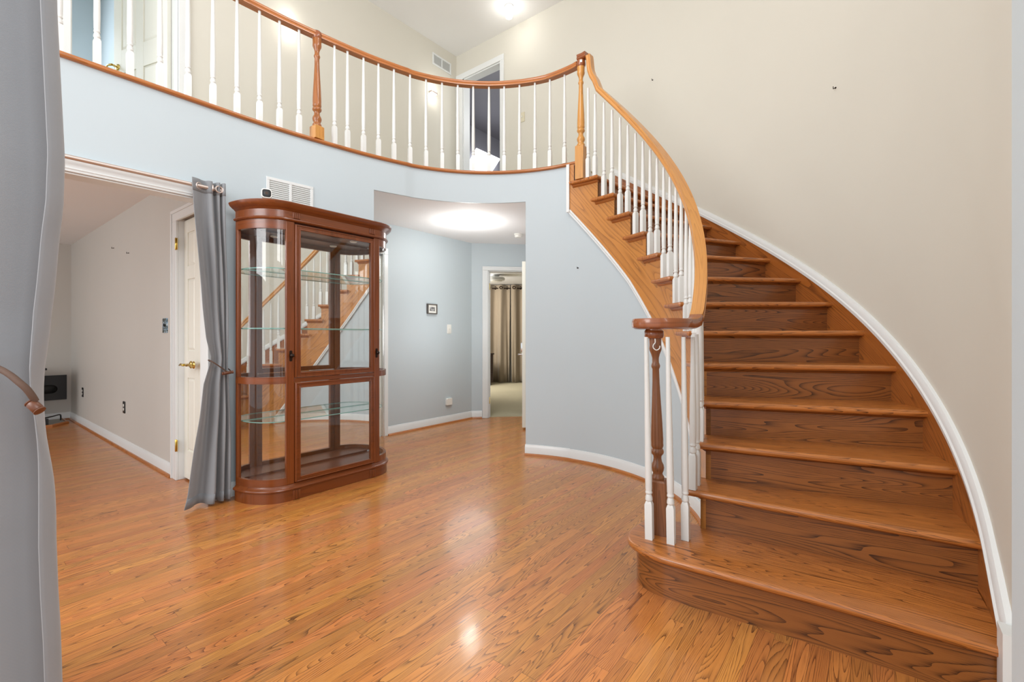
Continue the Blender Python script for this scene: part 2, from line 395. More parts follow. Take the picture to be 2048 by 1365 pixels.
def faced(name, mat, parent, c, w, h, r, d0, d1, ang, bev=0.0):
    """rounded block facing direction ang (radians, plan), from depth d0 (front) to d1"""
    mb = MB(); f = Vector((cos(ang), sin(ang), 0)); sd = Vector((-sin(ang), cos(ang), 0)); pts = rrect(w, h, r)
    rings = []
    for d_, k_ in ((d0, 1 - bev), (d0 + (d1 - d0) * 0.15, 1), (d1, 1)):
        rings.append([tuple(Vector(c) + f * (-d_) + sd * a * k_ + Vector((0, 0, b_ * k_))) for a, b_ in pts])
    mb.loft(rings); return mb.build(name, mat, parent, smooth=35)

# the balcony edge in plan: straight along the upper hall, then round the stair well
EDGE = catmull([(1.40, 3.492), (1.64, 3.479), (1.79, 3.463), (1.94, 3.444), (2.10, 3.420), (2.27, 3.391), (2.44, 3.352), (2.61, 3.304), (2.70, 3.274)], 3)[:-1]
EDGE = [(-1.0, 3.492), (0.2, 3.492), (1.0, 3.492)] + EDGE + [P(1.366, t) for t in frange(68.0, 3.0, 2.5)]
def offset_path(path, d):
    out = []
    for i, p in enumerate(path):
        a = path[max(i - 1, 0)]; b = path[min(i + 1, len(path) - 1)]
        tx, ty = b[0] - a[0], b[1] - a[1]; l = hypot(tx, ty)
        out.append((p[0] - ty / l * d, p[1] + tx / l * d))
    return out
WALL = offset_path(EDGE, 0.024)
def ribbon_wall(mb, path, th, z0, z1):
    """solid wall standing on a plan path, th thick to the outside of the room"""
    back = offset_path(path, th)
    rings = []
    for i, (p, q) in enumerate(zip(path, back)):
        a = z0(i) if callable(z0) else z0; b = z1(i) if callable(z1) else z1
        rings.append([(p[0], p[1], a), (p[0], p[1], b), (q[0], q[1], b), (q[0], q[1], a)])
    mb.loft(rings, True, True)

# ------------------------------------------------------------------ floor and ceilings
fl = MB(); fl.box((-3.2, -2.6, -0.05), (5.6, 8.7, 0.0))
struct(fl.build('floor', M['floor'], smooth=0))
# cut line for the bedroom carpet: a slab a few millimetres higher beyond the slanted wall
S45 = 8.87
cp = MB(); cp.prism([(4.80, S45 - 4.72 + 0.0), (5.32, S45 - 5.24), (6.4, 2.4), (12.5, 4.0), (10.5, 9.5), (4.85, 9.0)], -0.03, 0.006)
struct(cp.build('floor_bedroom', M['carpet'], smooth=0))
wi = [i for i, p in enumerate(WALL)]
hc = MB(); poly = [p for p in offset_path(WALL, 0.02)] + [(5.9, 2.1), (5.9, 4.6), (-1.0, 4.6)]
hc.prism(poly, HC, 2.655); struct(hc.build('ceiling_hall', M['ceil'], smooth=0))
uf = MB(); uf.prism([p for p in offset_path(EDGE, 0.05)] + [(4.6, 2.12), (8.2, 2.12), (8.2, 8.0), (-1.0, 8.0)], 2.656, H2 - 0.001)
struct(uf.build('floor_upper', M['carpet'], smooth=0))
lc = MB(); lc.box((-3.2, 3.64, 2.35), (1.24, 8.7, 2.45)); struct(lc.build('ceiling_family', M['ceil'], smooth=0))
uc = MB()
za = lambda x: HTOP - 0.025 * (XR - x)
uc.add([(-1.2, -0.9, za(-1.2)), (4.9, -0.9, za(4.9)), (4.9, 4.9, za(4.9)), (-1.2, 4.9, za(-1.2)),
        (-1.2, -0.9, za(-1.2) + .1), (4.9, -0.9, za(4.9) + .1), (4.9, 4.9, za(4.9) + .1), (-1.2, 4.9, za(-1.2) + .1)],
       [(0, 3, 2, 1), (4, 5, 6, 7), (0, 1, 5, 4), (1, 2, 6, 5), (2, 3, 7, 6), (3, 0, 4, 7)])
struct(uc.build('ceiling_upper', M['ceil'], smooth=0))

# ------------------------------------------------------------------ walls
th_of = lambda p: math.degrees(atan2(p[1] - CY, p[0] - CX))
i_op0 = min(i for i, p in enumerate(WALL) if p[0] > 2.345)
lower = [(1.175, 3.516)] + [p for p in WALL[:i_op0 + 1] if p[0] > 1.26]
OP_R = 23.6
right_part = [P(1.390, t) for t in frange(OP_R, 5.6, 2.0)]
w = MB()
# wall with the cased opening: header, then solid to the hall opening
w.box((-1.0, 3.516, 2.03), (1.175, 3.64, HC)); w.box((-1.0, 3.516, HC), (1.175, 3.545, 2.653))
w.box((-1.0, 3.516, 0), (-0.55, 3.64, 2.03))
ribbon_wall(w, lower, 0.12, 0, HC); ribbon_wall(w, lower, 0.028, HC, 2.653)
struct(w.build('wall_left', M['blue'], smooth=30))
w = MB(); ribbon_wall(w, WALL[i_op0:], 0.018, HC, 2.653)
struct(w.build('wall_balcony', M['blue'], smooth=30))
def trim_z(t):   # lower edge of the stringer above the floor
    return nosez(t) - interp(t, [-68, -46, -34, -20, 6], [0.90, 0.74, 0.655, 0.60, 0.60])
w = MB()
ribbon_wall(w, right_part, 0.10, 0, HC); 
curve = [P(R_WALL, t) for t in frange(5.6, -67, 2.0)]; tl = frange(5.6, -67, 2.0)
ribbon_wall(w, curve, 0.10, 0, lambda i: min(HC + 0.0, max(0.01, trim_z(tl[i]) + 0.02)))
struct(w.build('wall_curved', M['blue'], smooth=30))
# hall
w = MB(); w.box((2.25, 3.56, 0), (2.37, 4.29, HC)); struct(w.build('wall_hall_side', M['blue'], smooth=0))
w = MB(); w.box((3.20, 4.29, 0), (4.58, 4.41, HC)); w.box((2.37, 4.29, 2.03), (3.20, 4.41, HC))
struct(w.build('wall_hall', M['blue'], smooth=0))
def wall45(mb, s0, s1, z0, z1, t0=0.0, t1=0.12):
    """slanted wall x+y=S45; s is x of the face, t depth behind it"""
    k = 1 / sqrt(2)
    poly = [(s0 + k * t0, S45 - s0 + k * t0), (s1 + k * t0, S45 - s1 + k * t0), (s1 + k * t1, S45 - s1 + k * t1), (s0 + k * t1, S45 - s0 + k * t1)]
    mb.prism(poly, z0, z1)
D0, D1 = 4.738, 5.27
w = MB(); wall45(w, 4.56, D0, 0, HC); wall45(w, D0, D1, 2.015, HC); wall45(w, D1, 6.2, 0, HC)
struct(w.build('wall_slant', M['blue'], smooth=0))
c = MB()
wall45(c, D0 - 0.055, D0, 0, 2.015, -0.018, 0); wall45(c, D0 - 0.055, D1 + 0.055, 2.015, 2.07, -0.018, 0); wall45(c, D1, D1 + 0.055, 0, 2.015, -0.018, 0)
wall45(c, D0, D0 + 0.012, 0, 2.015, 0, 0.12); wall45(c, D0, D1, 2.003, 2.015, 0, 0.12); wall45(c, D1 - 0.012, D1, 0, 2.015, 0, 0.12)
wall45(c, D0 + 0.012, D0 + 0.026, 0, 2.003, 0.05, 0.09)
struct(c.build('trim_1', M['white'], bevel=0.004, smooth=0))
# family room behind the curtain
w = MB(); w.box((1.21, 4.29, 0), (1.33, 8.62, 2.40)); w.box((1.21, 3.641, 2.03), (1.33, 4.29, 2.40))
struct(w.build('wall_family', M['tan'], smooth=0))
w = MB(); w.box((-3.2, 8.50, 0), (1.21, 8.62, 2.40)); struct(w.build('wall_family_end', M['tan'], smooth=0))
# upper storey
w = MB(); w.box((1.30, YB, H2), (4.66, YB + 0.12, 5.02)); w.box((-1.0, YB, H2), (0.64, YB + 0.12, 5.0)); w.box((0.64, YB, 4.72), (1.30, YB + 0.12, 5.0))
struct(w.build('wall_upper_back', M['beige'], smooth=0))
w = MB(); w.box((XR, 2.0, H2), (XR + 0.12, 3.745, 5.02)); w.box((XR, 3.745, 4.69), (XR + 0.12, 4.42, 5.02)); w.box((XR, 4.42, H2), (XR + 0.12, YB, 5.02))
w.box((XR, 2.0, 0.0), (XR + 0.12, 2.1, H2))
struct(w.build('wall_upper_right', M['beige'], smooth=0))
w = MB(); tl2 = frange(0.6, -90.0, 1.5)
ribbon_wall(w, [(1.45, -0.327), (1.9, -0.327), (2.1, -0.327)] + [P(2.335, t) for t in reversed(tl2)], -0.12, 0, 5.02)
struct(w.build('wall_stair', M['beige'], smooth=30))
# wall end beside the entrance
w = MB(); w.box((0.72, -1.0, 0), (0.92, -0.1505, 5.0)); struct(w.build('wall_front', M['blue'], smooth=0))

# ------------------------------------------------------------------ trims and baseboards
BB = [(0, 0.0), (0.014, 0.0), (0.014, 0.075), (0.010, 0.083), (0.006, 0.098), (0.0, 0.100)]
SH = [(0.014, 0.0), (0.030, 0.0), (0.029, 0.009), (0.023, 0.017), (0.014, 0.019)]
def base_run(name, path, flip=1, z=0.0, shoe=True, k=1.0):
    """path: 2D points along the wall foot; flip=1 puts the board on the right-hand side of travel"""
    mb = MB(); p3 = [(x, y, z) for x, y in path]
    mb.sweep(p3, [(a * flip, b * k) for a, b in BB])
    o = struct(mb.build(name, M['white'], smooth=30))
    if shoe:
        mb = MB(); mb.sweep(p3, [(a * flip, b) for a, b in SH]); mb.build('shoe_moulding', M['shoe'], o, smooth=30)
    return o
base_run('baseboard_curved', [P(1.390, t) for t in frange(OP_R + 0.2, 6, 2)] + [P(R_WALL, t) for t in frange(4, -66, 2)], 1)
base_run('baseboard_hall', [(3.20, 4.29), (4.572, 4.29)], 1)
k = 0.0
base_run('baseboard_slant', [(4.574, S45 - 4.574), (D0 - 0.058, S45 - D0 + 0.058)], 1)
base_run('baseboard_family', [(1.21, 8.50), (1.21, 4.36)], 1)
base_run('baseboard_family_end', [(-3.2, 8.50), (1.21, 8.50)], 1)
base_run('baseboard_left', [(1.252, 3.516), (1.45, 3.514), (1.64, 3.503), (1.94, 3.468), (2.26, 3.415), (2.35, 3.395)], 1, shoe=False)
# cased opening with the curtain
c = MB()
for y0, y1 in ((3.500, 3.516),):
    c.box((-0.64, y0, 2.03), (1.250, y1, 2.118)); c.box((1.165, y0, 0), (1.250, y1, 2.029)); c.box((-0.64, y0, 0), (-0.55, y1, 2.03))
c.box((-0.64, 3.494, 2.10), (1.250, 3.500, 2.118)); c.box((-0.55, 3.496, 2.044), (1.165, 3.500, 2.052))
c.box((-0.55, 3.516, 2.02), (1.175, 3.64, 2.03)); c.box((1.165, 3.516, 0), (1.175, 3.64, 2.02))
struct(c.build('trim_2', M['white'], bevel=0.003, smooth=0))
# hall door casing seen beside the cabinet
c = MB(); c.box((3.13, 4.272, 0), (3.20, 4.29, 2.03)); c.box((2.40, 4.272, 2.03), (3.20, 4.29, 2.10)); struct(c.build('trim_3', M['white'], bevel=0.004, smooth=0))
# closet casing in the family room
c = MB(); c.box((1.192, 4.235, 0), (1.21, 4.35, 2.01)); c.box((1.192, 3.645, 2.01), (1.21, 4.35, 2.095)); c.box((1.186, 4.325, 0), (1.192, 4.35, 2.07)); c.box((1.186, 3.645, 2.07), (1.192, 4.35, 2.095))
c.box((1.21, 4.235, 0), (1.30, 4.29, 2.03))
struct(c.build('trim_4', M['white'], bevel=0.003, smooth=0))
# upper door casings
c = MB()
c.box((0.56, YB - 0.018, H2), (0.645, YB, 4.715)); c.box((1.295, YB - 0.018, H2), (1.375, YB, 4.715)); c.box((0.56, YB - 0.018, 4.715), (1.375, YB, 4.80))
c.box((1.283, YB, H2), (1.297, YB + 0.12, 4.72)); c.box((0.64, YB, H2), (0.652, YB + 0.12, 4.72))
struct(c.build('trim_5', M['white'], bevel=0.004, smooth=0))
c = MB()
c.box((XR - 0.018, 3.69, H2), (XR, 3.75, 4.64)); c.box((XR - 0.018, 4.415, H2), (XR, YB - 0.005, 4.64)); c.box((XR - 0.018, 3.69, 4.64), (XR, YB - 0.005, 4.715))
c.box((XR, 3.74, H2), (XR + 0.12, 3.755, 4.69)); c.box((XR, 4.40, H2), (XR + 0.12, 4.42, 4.69)); c.box((XR, 3.75, 4.625), (XR + 0.12, 4.42, 4.69))
struct(c.build('trim_6', M['white'], bevel=0.004, smooth=0))

# ------------------------------------------------------------------ staircase
st = thing('staircase', (CX, CY - 1.8, 0), 'curved oak staircase with white balusters climbing against the beige wall', 'staircase')
def polar_ring(R0, t0, R1, t1, z):  return None
NOSE_T = 0.030
def sector(k):
    """plan outline of a tread as rows of (R, theta): front nosing edge first, counter-clockwise"""
    a0 = nose(k); a1 = nose(k + 1) + 2.9
    if k == 13: a1 = 4.6
    ai = a0 - (1.2 if k in (2, 3, 4) else 0)
    return ai, a0, a1
def tread_rings(k):
    ai, a0, a1 = sector(k)
    z = k * RISE
    lay = [(-NOSE_T, 0.009), (-NOSE_T * 0.8, 0.002), (-NOSE_T * 0.5, 0.0), (-NOSE_T * 0.2, 0.002), (-NOSE_T * 0.04, 0.008), (0, 0.013)]
    rings = []
    for dz, ins in lay:
        pts = []
        # front edge from inner to outer
        n = 8
        for i in range(n + 1):
            R = R_NOSE + 0.012 + (R_OUT - R_NOSE - 0.012) * i / n
            a = ai + (a0 - ai) * i / n
            pts.append(P(max(R, R_NOSE + ins), a + math.degrees(ins / R), z + dz))
        # outer edge back
        back = nose(k + 1) + 1.8 if k < 13 else 4.2
        for i in range(1, 5): pts.append(P(R_OUT, a0 + (back - a0) * i / 4, z + dz))
        # back edge in to the stringer
        pts.append(P(1.7, back, z + dz)); pts.append(P(R_STR + 0.004, back, z + dz))
        # inner return
        m = 6
        for i in range(m + 1):
            a = a1 - math.degrees(ins / R_NOSE) + (ai + 0.55 - a1) * i / m
            pts.append(P(R_NOSE + ins, a, z + dz))
        rings.append(pts)
    return rings
def mid_dir(k):
    a = R_(nose(k) + 3.5); return (cos(a), sin(a), 0)
RIS = lambda k: nose(k) + 1.25       # riser face angle
for k_ in range(2, 14):
    mb = MB(); mb.loft(tread_rings(k_)); mb.build('tread', M['tread'], st, grain=mid_dir(k_), smooth=40)
# starting step with its round end
front = [(1.955, -0.312), (1.944, 0.06), (1.925, 0.36), (1.900, 0.64), (1.902, 0.73), (1.922, 0.805), (1.965, 0.868), (2.030, 0.903), (2.11, 0.915), (2.20, 0.908), (2.30, 0.875)]
front = catmull([(x, y, 0) for x, y in front], 4); front2 = [(x, y) for x, y, z in front]
def step_outline(ins):
    f = offset_path(front2, -ins)     # move inwards
    return f + [P(1.40, -85.0), P(1.9, -84.6), P(R_OUT, -84.6), P(R_OUT, -90)]
def inset_sign():
    a = offset_path(front2, 0.01)[5]; return 1 if a[0] > front2[5][0] else -1
SGN = -1 if inset_sign() == 1 else 1
def step_out(ins): return step_outline(ins * SGN)
mb = MB(); rings = []
for dz, ins in [(-NOSE_T, 0.009), (-NOSE_T * 0.8, 0.002), (-NOSE_T * 0.5, 0.0), (-NOSE_T * 0.2, 0.002), (-NOSE_T * 0.04, 0.008), (0, 0.013)]:
    rings.append([(x, y, RISE + dz) for x, y in step_out(ins)])
mb.loft(rings); mb.build('tread', M['tread'], st, grain=(0.04, -1, 0), smooth=40)
mb = MB()
fr = offset_path(front2, -0.042 * SGN)
vsn = []; L = 0; us = []
ring_lo = [(x, y, 0.0) for x, y in fr]; ring_hi = [(x, y, RISE - NOSE_T) for x, y in fr]
mb.loft([[ring_lo[i], ring_hi[i], (ring_hi[i][0] + 0.02, ring_hi[i][1] - 0.01, ring_hi[i][2]), (ring_lo[i][0] + 0.02, ring_lo[i][1] - 0.01, 0)] for i in range(len(fr))], True, True, 0, True)
fr2 = offset_path(front2, -0.028 * SGN)
mb.loft([[(fr2[i][0], fr2[i][1], RISE - NOSE_T), (fr[i][0], fr[i][1], RISE - NOSE_T), (fr[i][0], fr[i][1], RISE - NOSE_T - 0.018)] for i in range(len(fr))], True, True, 0, True)
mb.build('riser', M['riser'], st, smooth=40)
for k_ in range(2, 15):
    mb = MB(); z0 = (k_ - 1) * RISE - (0.0 if k_ > 2 else 0.0); z1 = k_ * RISE - NOSE_T + 0.001
    a = RIS(k_) if k_ < 14 else 3.6
    r0 = R_STR; r1 = R_OUT
    w_ = lambda R: math.degrees(0.018 / R)
    vs = [P(r0, a, z0), P(r1, a, z0), P(r1, a, z1), P(r0, a, z1), P(r0, a + w_(r0), z0), P(r1, a + w_(r1), z0), P(r1, a + w_(r1), z1), P(r0, a + w_(r0), z1)]
    mb.add(vs, [(0, 1, 2, 3), (5, 4, 7, 6), (0, 3, 7, 4), (1, 5, 6, 2), (3, 2, 6, 7), (0, 4, 5, 1)])
    # cove moulding tucked under the nosing
    h = 0.018
    d0 = lambda R: math.degrees(0.016 / R)
    vs = [P(r0, a, z1 - h), P(r1, a, z1 - h), P(r1, a - d0(r1), z1), P(r0, a - d0(r0), z1), P(r0, a, z1), P(r1, a, z1)]
    mb.add(vs, [(0, 1, 2, 3), (3, 2, 5, 4), (0, 4, 5, 1), (0, 3, 4), (1, 5, 2)])
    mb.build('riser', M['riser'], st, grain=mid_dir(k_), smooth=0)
# cut stringer on the well side
mb = MB()
def str_face(t0, t1, zl, zh):
    ts = frange(t0, t1, 1.2)
    rings = [[P(R_STR, t, zl(t)), P(R_STR, t, zh), P(R_STR + 0.024, t, zh), P(R_STR + 0.024, t, zl(t))] for t in ts]
    n = 4; vs = [p for r in rings for p in r]; fs = []; us = []
    # grain runs with the slope: shear the uv along the rake
    def uvp(t, z):
        l = R_STR * R_(t); sl = RISE / (R_STR * R_(DTH)); c_ = 1 / sqrt(1 + sl * sl)
        return (l * c_ + z * sl * c_, -l * sl * c_ + z * c_)
    for i in range(len(ts) - 1):
        for j in range(4):
            q = (j + 1) % 4; fs.append((i * 4 + j, i * 4 + q, i * 4 + 4 + q, i * 4 + 4 + j))
            us.append([uvp(ts[i], rings[i][j][2]), uvp(ts[i], rings[i][q][2]), uvp(ts[i + 1], rings[i + 1][q][2]), uvp(ts[i + 1], rings[i + 1][j][2])])
    fs.append((0, 1, 2, 3)); us.append([uvp(ts[0], p[2]) for p in rings[0]]); o_ = (len(ts) - 1) * 4
    fs.append((o_ + 3, o_ + 2, o_ + 1, o_)); us.append([uvp(ts[-1], p[2]) for p in reversed(rings[-1])])
    mb.add(vs, fs, us)
for k_ in range(1, 14):
    a0 = RIS(k_) if k_ > 1 else -86.0; a1 = RIS(k_ + 1) if k_ < 13 else 5.6
    if k_ == 1: continue
    str_face(a0, a1, lambda t: max(0.0, trim_z(t)), k_ * RISE - NOSE_T + 0.001)
str_face(3.6, 5.6, trim_z, H2 - 0.03)
mb.build('stringer', M['stringer'], st, smooth=30)
# little cove under each open tread end
for k_ in range(2, 14):
    mb = MB(); ts = frange(RIS(k_) - 0.3, nose(k_ + 1) + 2.0 if k_ < 13 else 3.9, 1.5); z1 = k_ * RISE - NOSE_T
    mb.loft([[P(R_STR, t, z1), P(R_STR - 0.020, t, z1), P(R_STR - 0.014, t, z1 - 0.012), P(R_STR, t, z1 - 0.020)] for t in ts], True, True, 0, True)
    mb.build('cove_moulding', M['tread'], st, smooth=30)
# white moulding along the lower edge of the stringer
mb = MB(); ts = frange(5.6, -66, 2)
mb.sweep([P(R_STR + 0.006, t, max(0.0, trim_z(t))) for t in ts], [(-0.008, -0.016), (0.010, -0.016), (0.010, -0.006), (0.016, 0.004), (0.012, 0.016), (-0.008, 0.016)], [tuple(Vector(P(1, t, 0)) * -1 + Vector((CX, CY, 0))) for t in ts])
t = 5.6; mb.box((0, 0, 0), (0, 0, 0)) if False else None
d = R_(5.9); ax = Vector((cos(d), sin(d), 0)); tg = Vector((-sin(d), cos(d), 0)); o_ = Vector(P(R_STR, 5.9, 0))
vs = []
for zz in (trim_z(5.6) - 0.012, 2.655):
    for (a, b) in ((-0.016, -0.014), (-0.016, 0.014), (0.012, 0.014), (0.012, -0.014)):
        q = o_ + ax * a + tg * b; vs.append((q.x, q.y, zz))
mb.add(vs, [(3, 2, 1, 0), (4, 5, 6, 7), (0, 1, 5, 4), (1, 2, 6, 5), (2, 3, 7, 6), (3, 0, 4, 7)])
mb.build('stringer_trim', M['white'], st, smooth=30)
# wall skirt and its white cap
RO = lambda t: R_OUT if t > -90 else R_OUT / cos(R_(t + 90))
mb = MB(); ts = frange(4.0, -96.5, 1.5)
rings = [[P(RO(t), t, max(0.0, nosez(t) - 0.42)), P(RO(t), t, nosez(t) + 0.040), P(RO(t) + 0.014, t, nosez(t) + 0.040), P(RO(t) + 0.014, t, max(0.0, nosez(t) - 0.42))] for t in ts]
mb.loft(rings, True, True, 0, True); mb.build('skirt_board', M['skirt'], st, smooth=30)
mb = MB()
def capsec(t, dz=0):
    z = nosez(t) + 0.040; R_OUT = RO(t)
    return [P(R_OUT + 0.024, t, z), P(R_OUT - 0.010, t, z), P(R_OUT - 0.012, t, z + 0.022), P(R_OUT - 0.006, t, z + 0.030), P(R_OUT - 0.004, t, z + 0.052), P(R_OUT + 0.004, t, z + 0.068), P(R_OUT + 0.024, t, z + 0.072)]
ts = frange(4.0, -95.8, 1.5)
mb.loft([capsec(t) for t in ts], True, True)
z_end = nosez(-95.8) + 0.105
q0 = P(RO(-95.7) + 0.015, -95.7); q1 = P(RO(-97.6) + 0.015, -97.6)
mb.prism([q0, q1, (q1[0] + 0.002, q1[1] + 0.030), (q0[0] + 0.002, q0[1] + 0.030)], 0.0, z_end)
mb.build('skirt_cap', M['white'], st, smooth=30)

# balusters ---------------------------------------------------------
def baluster(parent, x, y, z0, z1, rot=0, lean=(0, 0), sq=0.168):
    """square foot, turned neck, long taper; one mesh"""
    mb = MB(); h = 0.0165; c_, s_ = cos(rot), sin(rot)
    def ring_sq(hh, z): return [(x + c_ * a - s_ * b, y + s_ * a + c_ * b, z) for a, b in ((hh, hh), (-hh, hh), (-hh, -hh), (hh, -hh))]
    mb.loft([ring_sq(h, z0), ring_sq(h, z0 + sq - 0.010), ring_sq(h * 0.70, z0 + sq + 0.004)], True, True, 0, True)
    b = z0 + sq
    prof = [(0.0125, b - 0.004), (0.0125, b + 0.004), (0.0165, b + 0.010), (0.0160, b + 0.022), (0.0115, b + 0.036), (0.0150, b + 0.040), (0.0158, b + 0.044), (0.0150, b + 0.048), (0.0135, b + 0.052), (0.0148, b + 0.060),
            (0.0158, b + 0.12), (0.0150, b + 0.22), (0.0120, b + 0.22 + (z1 - b - 0.22) * 0.5), (0.0092, z1)]
    mb.lathe(prof, (x, y, 0), 14)
    o = mb.build('baluster', M['white_rail'], parent, smooth=35)
    for v in o.data.vertices:
        f = (v.co.z - z0) / max(1e-3, z1 - z0); v.co.x += lean[0] * f; v.co.y += lean[1] * f
    return o
RAIL_UP = 0.645
def rail_under(t): return nosez(t) + RAIL_UP
VOL_Z = 1.150                     # top of the level volute
LEFT = (-0.617, 0.787)
for x, y, z1, le in ((2.038, 0.800, 1.10, 0.016), (2.052, 0.706, 1.10, 0.016), (2.131, 0.668, 1.10, 0.010)):
    baluster(st, x, y, RISE, z1 + 0.012, 0.1, (LEFT[0] * le, LEFT[1] * le))
for k_ in range(2, 14):
    offs = (1.35, 4.95)
    if k_ == 2: offs = (-0.2, 3.3)
    if k_ == 13: offs = (1.6, 4.6)
    for a in offs:
        t = nose(k_) + a
        x, y = P(R_BAL, t)
        z1 = max(1.112, rail_under(t) + 0.01)
        baluster(st, x, y, k_ * RISE, z1, R_(t))
# newel posts -------------------------------------------------------
NEWEL = [(0.034, -0.004), (0.037, 0.006), (0.036, 0.014), (0.029, 0.022), (0.027, 0.030), (0.034, 0.044), (0.037, 0.058), (0.034, 0.072), (0.025, 0.088), (0.022, 0.104), (0.024, 0.116), (0.034, 0.126), (0.037, 0.136), (0.034, 0.146),
         (0.029, 0.152), (0.033, 0.160), (0.035, 0.168), (0.034, 0.176), (0.035, 0.20), (0.033, 0.28), (0.028, 0.38), (0.0235, 0.48), (0.0215, 0.545), (0.026, 0.552), (0.029, 0.561), (0.026, 0.570), (0.022, 0.578), (0.0215, 0.60), (0.025, 0.620), (0.033, 0.636), (0.036, 0.648), (0.034, 0.664), (0.036, 0.70)]
def newel(parent, x, y, z0, zt, ztop, mat, mat_base, rot, label, lean=(0, 0), kr=0.95):
    root = MB(); hh = 0.0385; c_, s_ = cos(rot), sin(rot)
    def sq(h_, z): return [(x + c_ * a - s_ * b, y + s_ * a + c_ * b, z) for a, b in ((h_, h_), (-h_, h_), (-h_, -h_), (h_, -h_))]
    root.loft([sq(hh, z0), sq(hh, zt - 0.008), sq(hh - 0.006, zt)], True, True, 0, True)
    o = root.build('newel_post', mat_base, parent, smooth=30); o['label'] = label
    mb = MB(); sc = (ztop - zt) / 0.70
    mb.lathe([(r * kr * (1 - 0.12 * max(0, min(1, (z - 0.18) / 0.3))) if z < 0.61 else r * kr, zt + z * sc) for r, z in NEWEL], (x, y, 0), 20)
    q = mb.build('turned_shaft', mat, o, smooth=50)
    for ob in (o, q):
        for v in ob.data.vertices:
            f = (v.co.z - z0) / (ztop - z0); v.co.x += lean[0] * f; v.co.y += lean[1] * f
    return o
newel(st, 2.127, 0.790, RISE, 0.445, 1.108, M['newel_dark'], M['newel_dark'], 0.15, 'dark oak post on the starting step', (LEFT[0] * 0.018, LEFT[1] * 0.018), 0.80)
nw = newel(st, *P(1.338, 0.1), 13 * RISE, 2.785, 3.475, M['newel_light'], M['newel_light'], R_(4), 'light oak post at the head of the flight')
# stair handrail with gooseneck and volute ---------------------------
SEC = [(-0.030, -0.046), (0.030, -0.046), (0.032, -0.036), (0.026, -0.027), (0.033, -0.016), (0.030, -0.005), (0.018, 0.001), (0.0, 0.003), (-0.018, 0.001), (-0.030, -0.005), (-0.033, -0.016), (-0.026, -0.027), (-0.032, -0.036)]
SEC_V = [(-0.028, -0.046), (0.028, -0.046), (0.032, -0.036), (0.033, -0.020), (0.031, -0.006), (0.018, 0.001), (0.0, 0.003), (-0.018, 0.001), (-0.031, -0.006), (-0.033, -0.020), (-0.032, -0.036)]
rp = []; sides = []
def addp(R, t, z): rp.append(P(R, t, z)); sides.append(tuple(Vector(P(1, t, 0)) - Vector((CX, CY, 0))))
for R, t, z in ((R_BAL, -2.5, 3.535), (R_BAL, -2.75, 3.50), (R_BAL, -2.95, 3.45), (R_BAL, -3.25, 3.40), (R_BAL, -4.1, 3.345), (R_BAL, -5.4, 3.294)): addp(R, t, z)
for t in frange(-7, -82, 2.0): addp(R_BAL, t, rail_under(t) + 0.047)
for R, t, z in ((R_BAL, -83.8, 1.185), (R_BAL, -85.5, 1.163), (R_BAL - 0.004, -87.5, 1.153), (R_BAL - 0.008, -89.5, VOL_Z)): addp(R, t, z)
n_rake = len(rp)
vol = catmull([P(R_BAL - 0.010, -90.5, VOL_Z), (2.115, 0.690, VOL_Z), (2.052, 0.728, VOL_Z), (2.022, 0.785, VOL_Z), (2.034, 0.842, VOL_Z), (2.082, 0.866, VOL_Z), (2.126, 0.852, VOL_Z), (2.138, 0.820, VOL_Z), (2.115, 0.805, VOL_Z)], 4)
for i, p in enumerate(vol):
    a = Vector(vol[max(0, i - 1)]); b_ = Vector(vol[min(len(vol) - 1, i + 1)]); tt = (b_ - a).normalized()
    rp.append(p); sides.append((tt.y * -1, tt.x, 0) if False else tuple(-(tt.cross(Vector((0, 0, 1))))))
# keep side vectors consistent (pointing away from the well, then round the spiral)
for i in range(1, len(sides)):
    if Vector(sides[i]).dot(Vector(sides[i - 1])) < 0: sides[i] = tuple(-Vector(sides[i]))
mb = MB(); mb.sweep(rp[:n_rake - 3], SEC, sides[:n_rake - 3]); 
hr = mb.build('handrail', M['rail'], st, smooth=50)
mb = MB(); mb.sweep(rp[n_rake - 4:], SEC_V, sides[n_rake - 4:])
mb.lathe([(0.040, VOL_Z - 0.044), (0.044, VOL_Z - 0.034), (0.044, VOL_Z - 0.01), (0.034, VOL_Z + 0.0005), (0.0, VOL_Z + 0.001)], (2.112, 0.808, 0), 24)
o = mb.build('volute', M['rail_dark'], st, smooth=50); o['label'] = 'darker scrolled end of the handrail'
# joint block from newel to gooseneck
mb = MB(); mb.sweep([P(1.338, 1.2, 3.535), P(1.338, -1.0, 3.535), P(R_BAL, -2.6, 3.538)], SEC, [tuple(Vector(P(1, t, 0)) - Vector((CX, CY, 0))) for t in (1.2, -1, -2.6)])
mb.build('handrail_cap', M['rail_dark'], st, smooth=50)

# ------------------------------------------------------------------ balcony railing
br = thing('balcony_railing', (2.4, 3.42, H2), 'curved balcony railing with white balusters and oak rail round the stair well', 'railing')
mb = MB()
mb.sweep([(x, y, H2) for x, y in EDGE], [(0.0, -0.004), (-0.004, -0.0005), (-0.09, 0.0), (-0.09, -0.028), (-0.006, -0.028), (0.0, -0.024), (0.004, -0.014)], None)
mb.build('nosing', M['rail_mid'], br, smooth=50)
RAILP = offset_path(EDGE, 0.030); n_ = len(RAILP)
RAILP = [(P(1.396 - 0.058 * max(0, (16 - th_of(p)) / 16) if th_of(p) < 16 else 1.396, th_of(p)) if i > n_ - 8 else p) for i, p in enumerate(RAILP)]
RAILP.append(P(1.338, 1.2))
mids = [i for i, p in enumerate(RAILP)]
mb = MB(); mb.sweep([(x, y, 3.533) for x, y in RAILP], SEC, None); mb.build('handrail', M['rail_mid'], br, smooth=50)
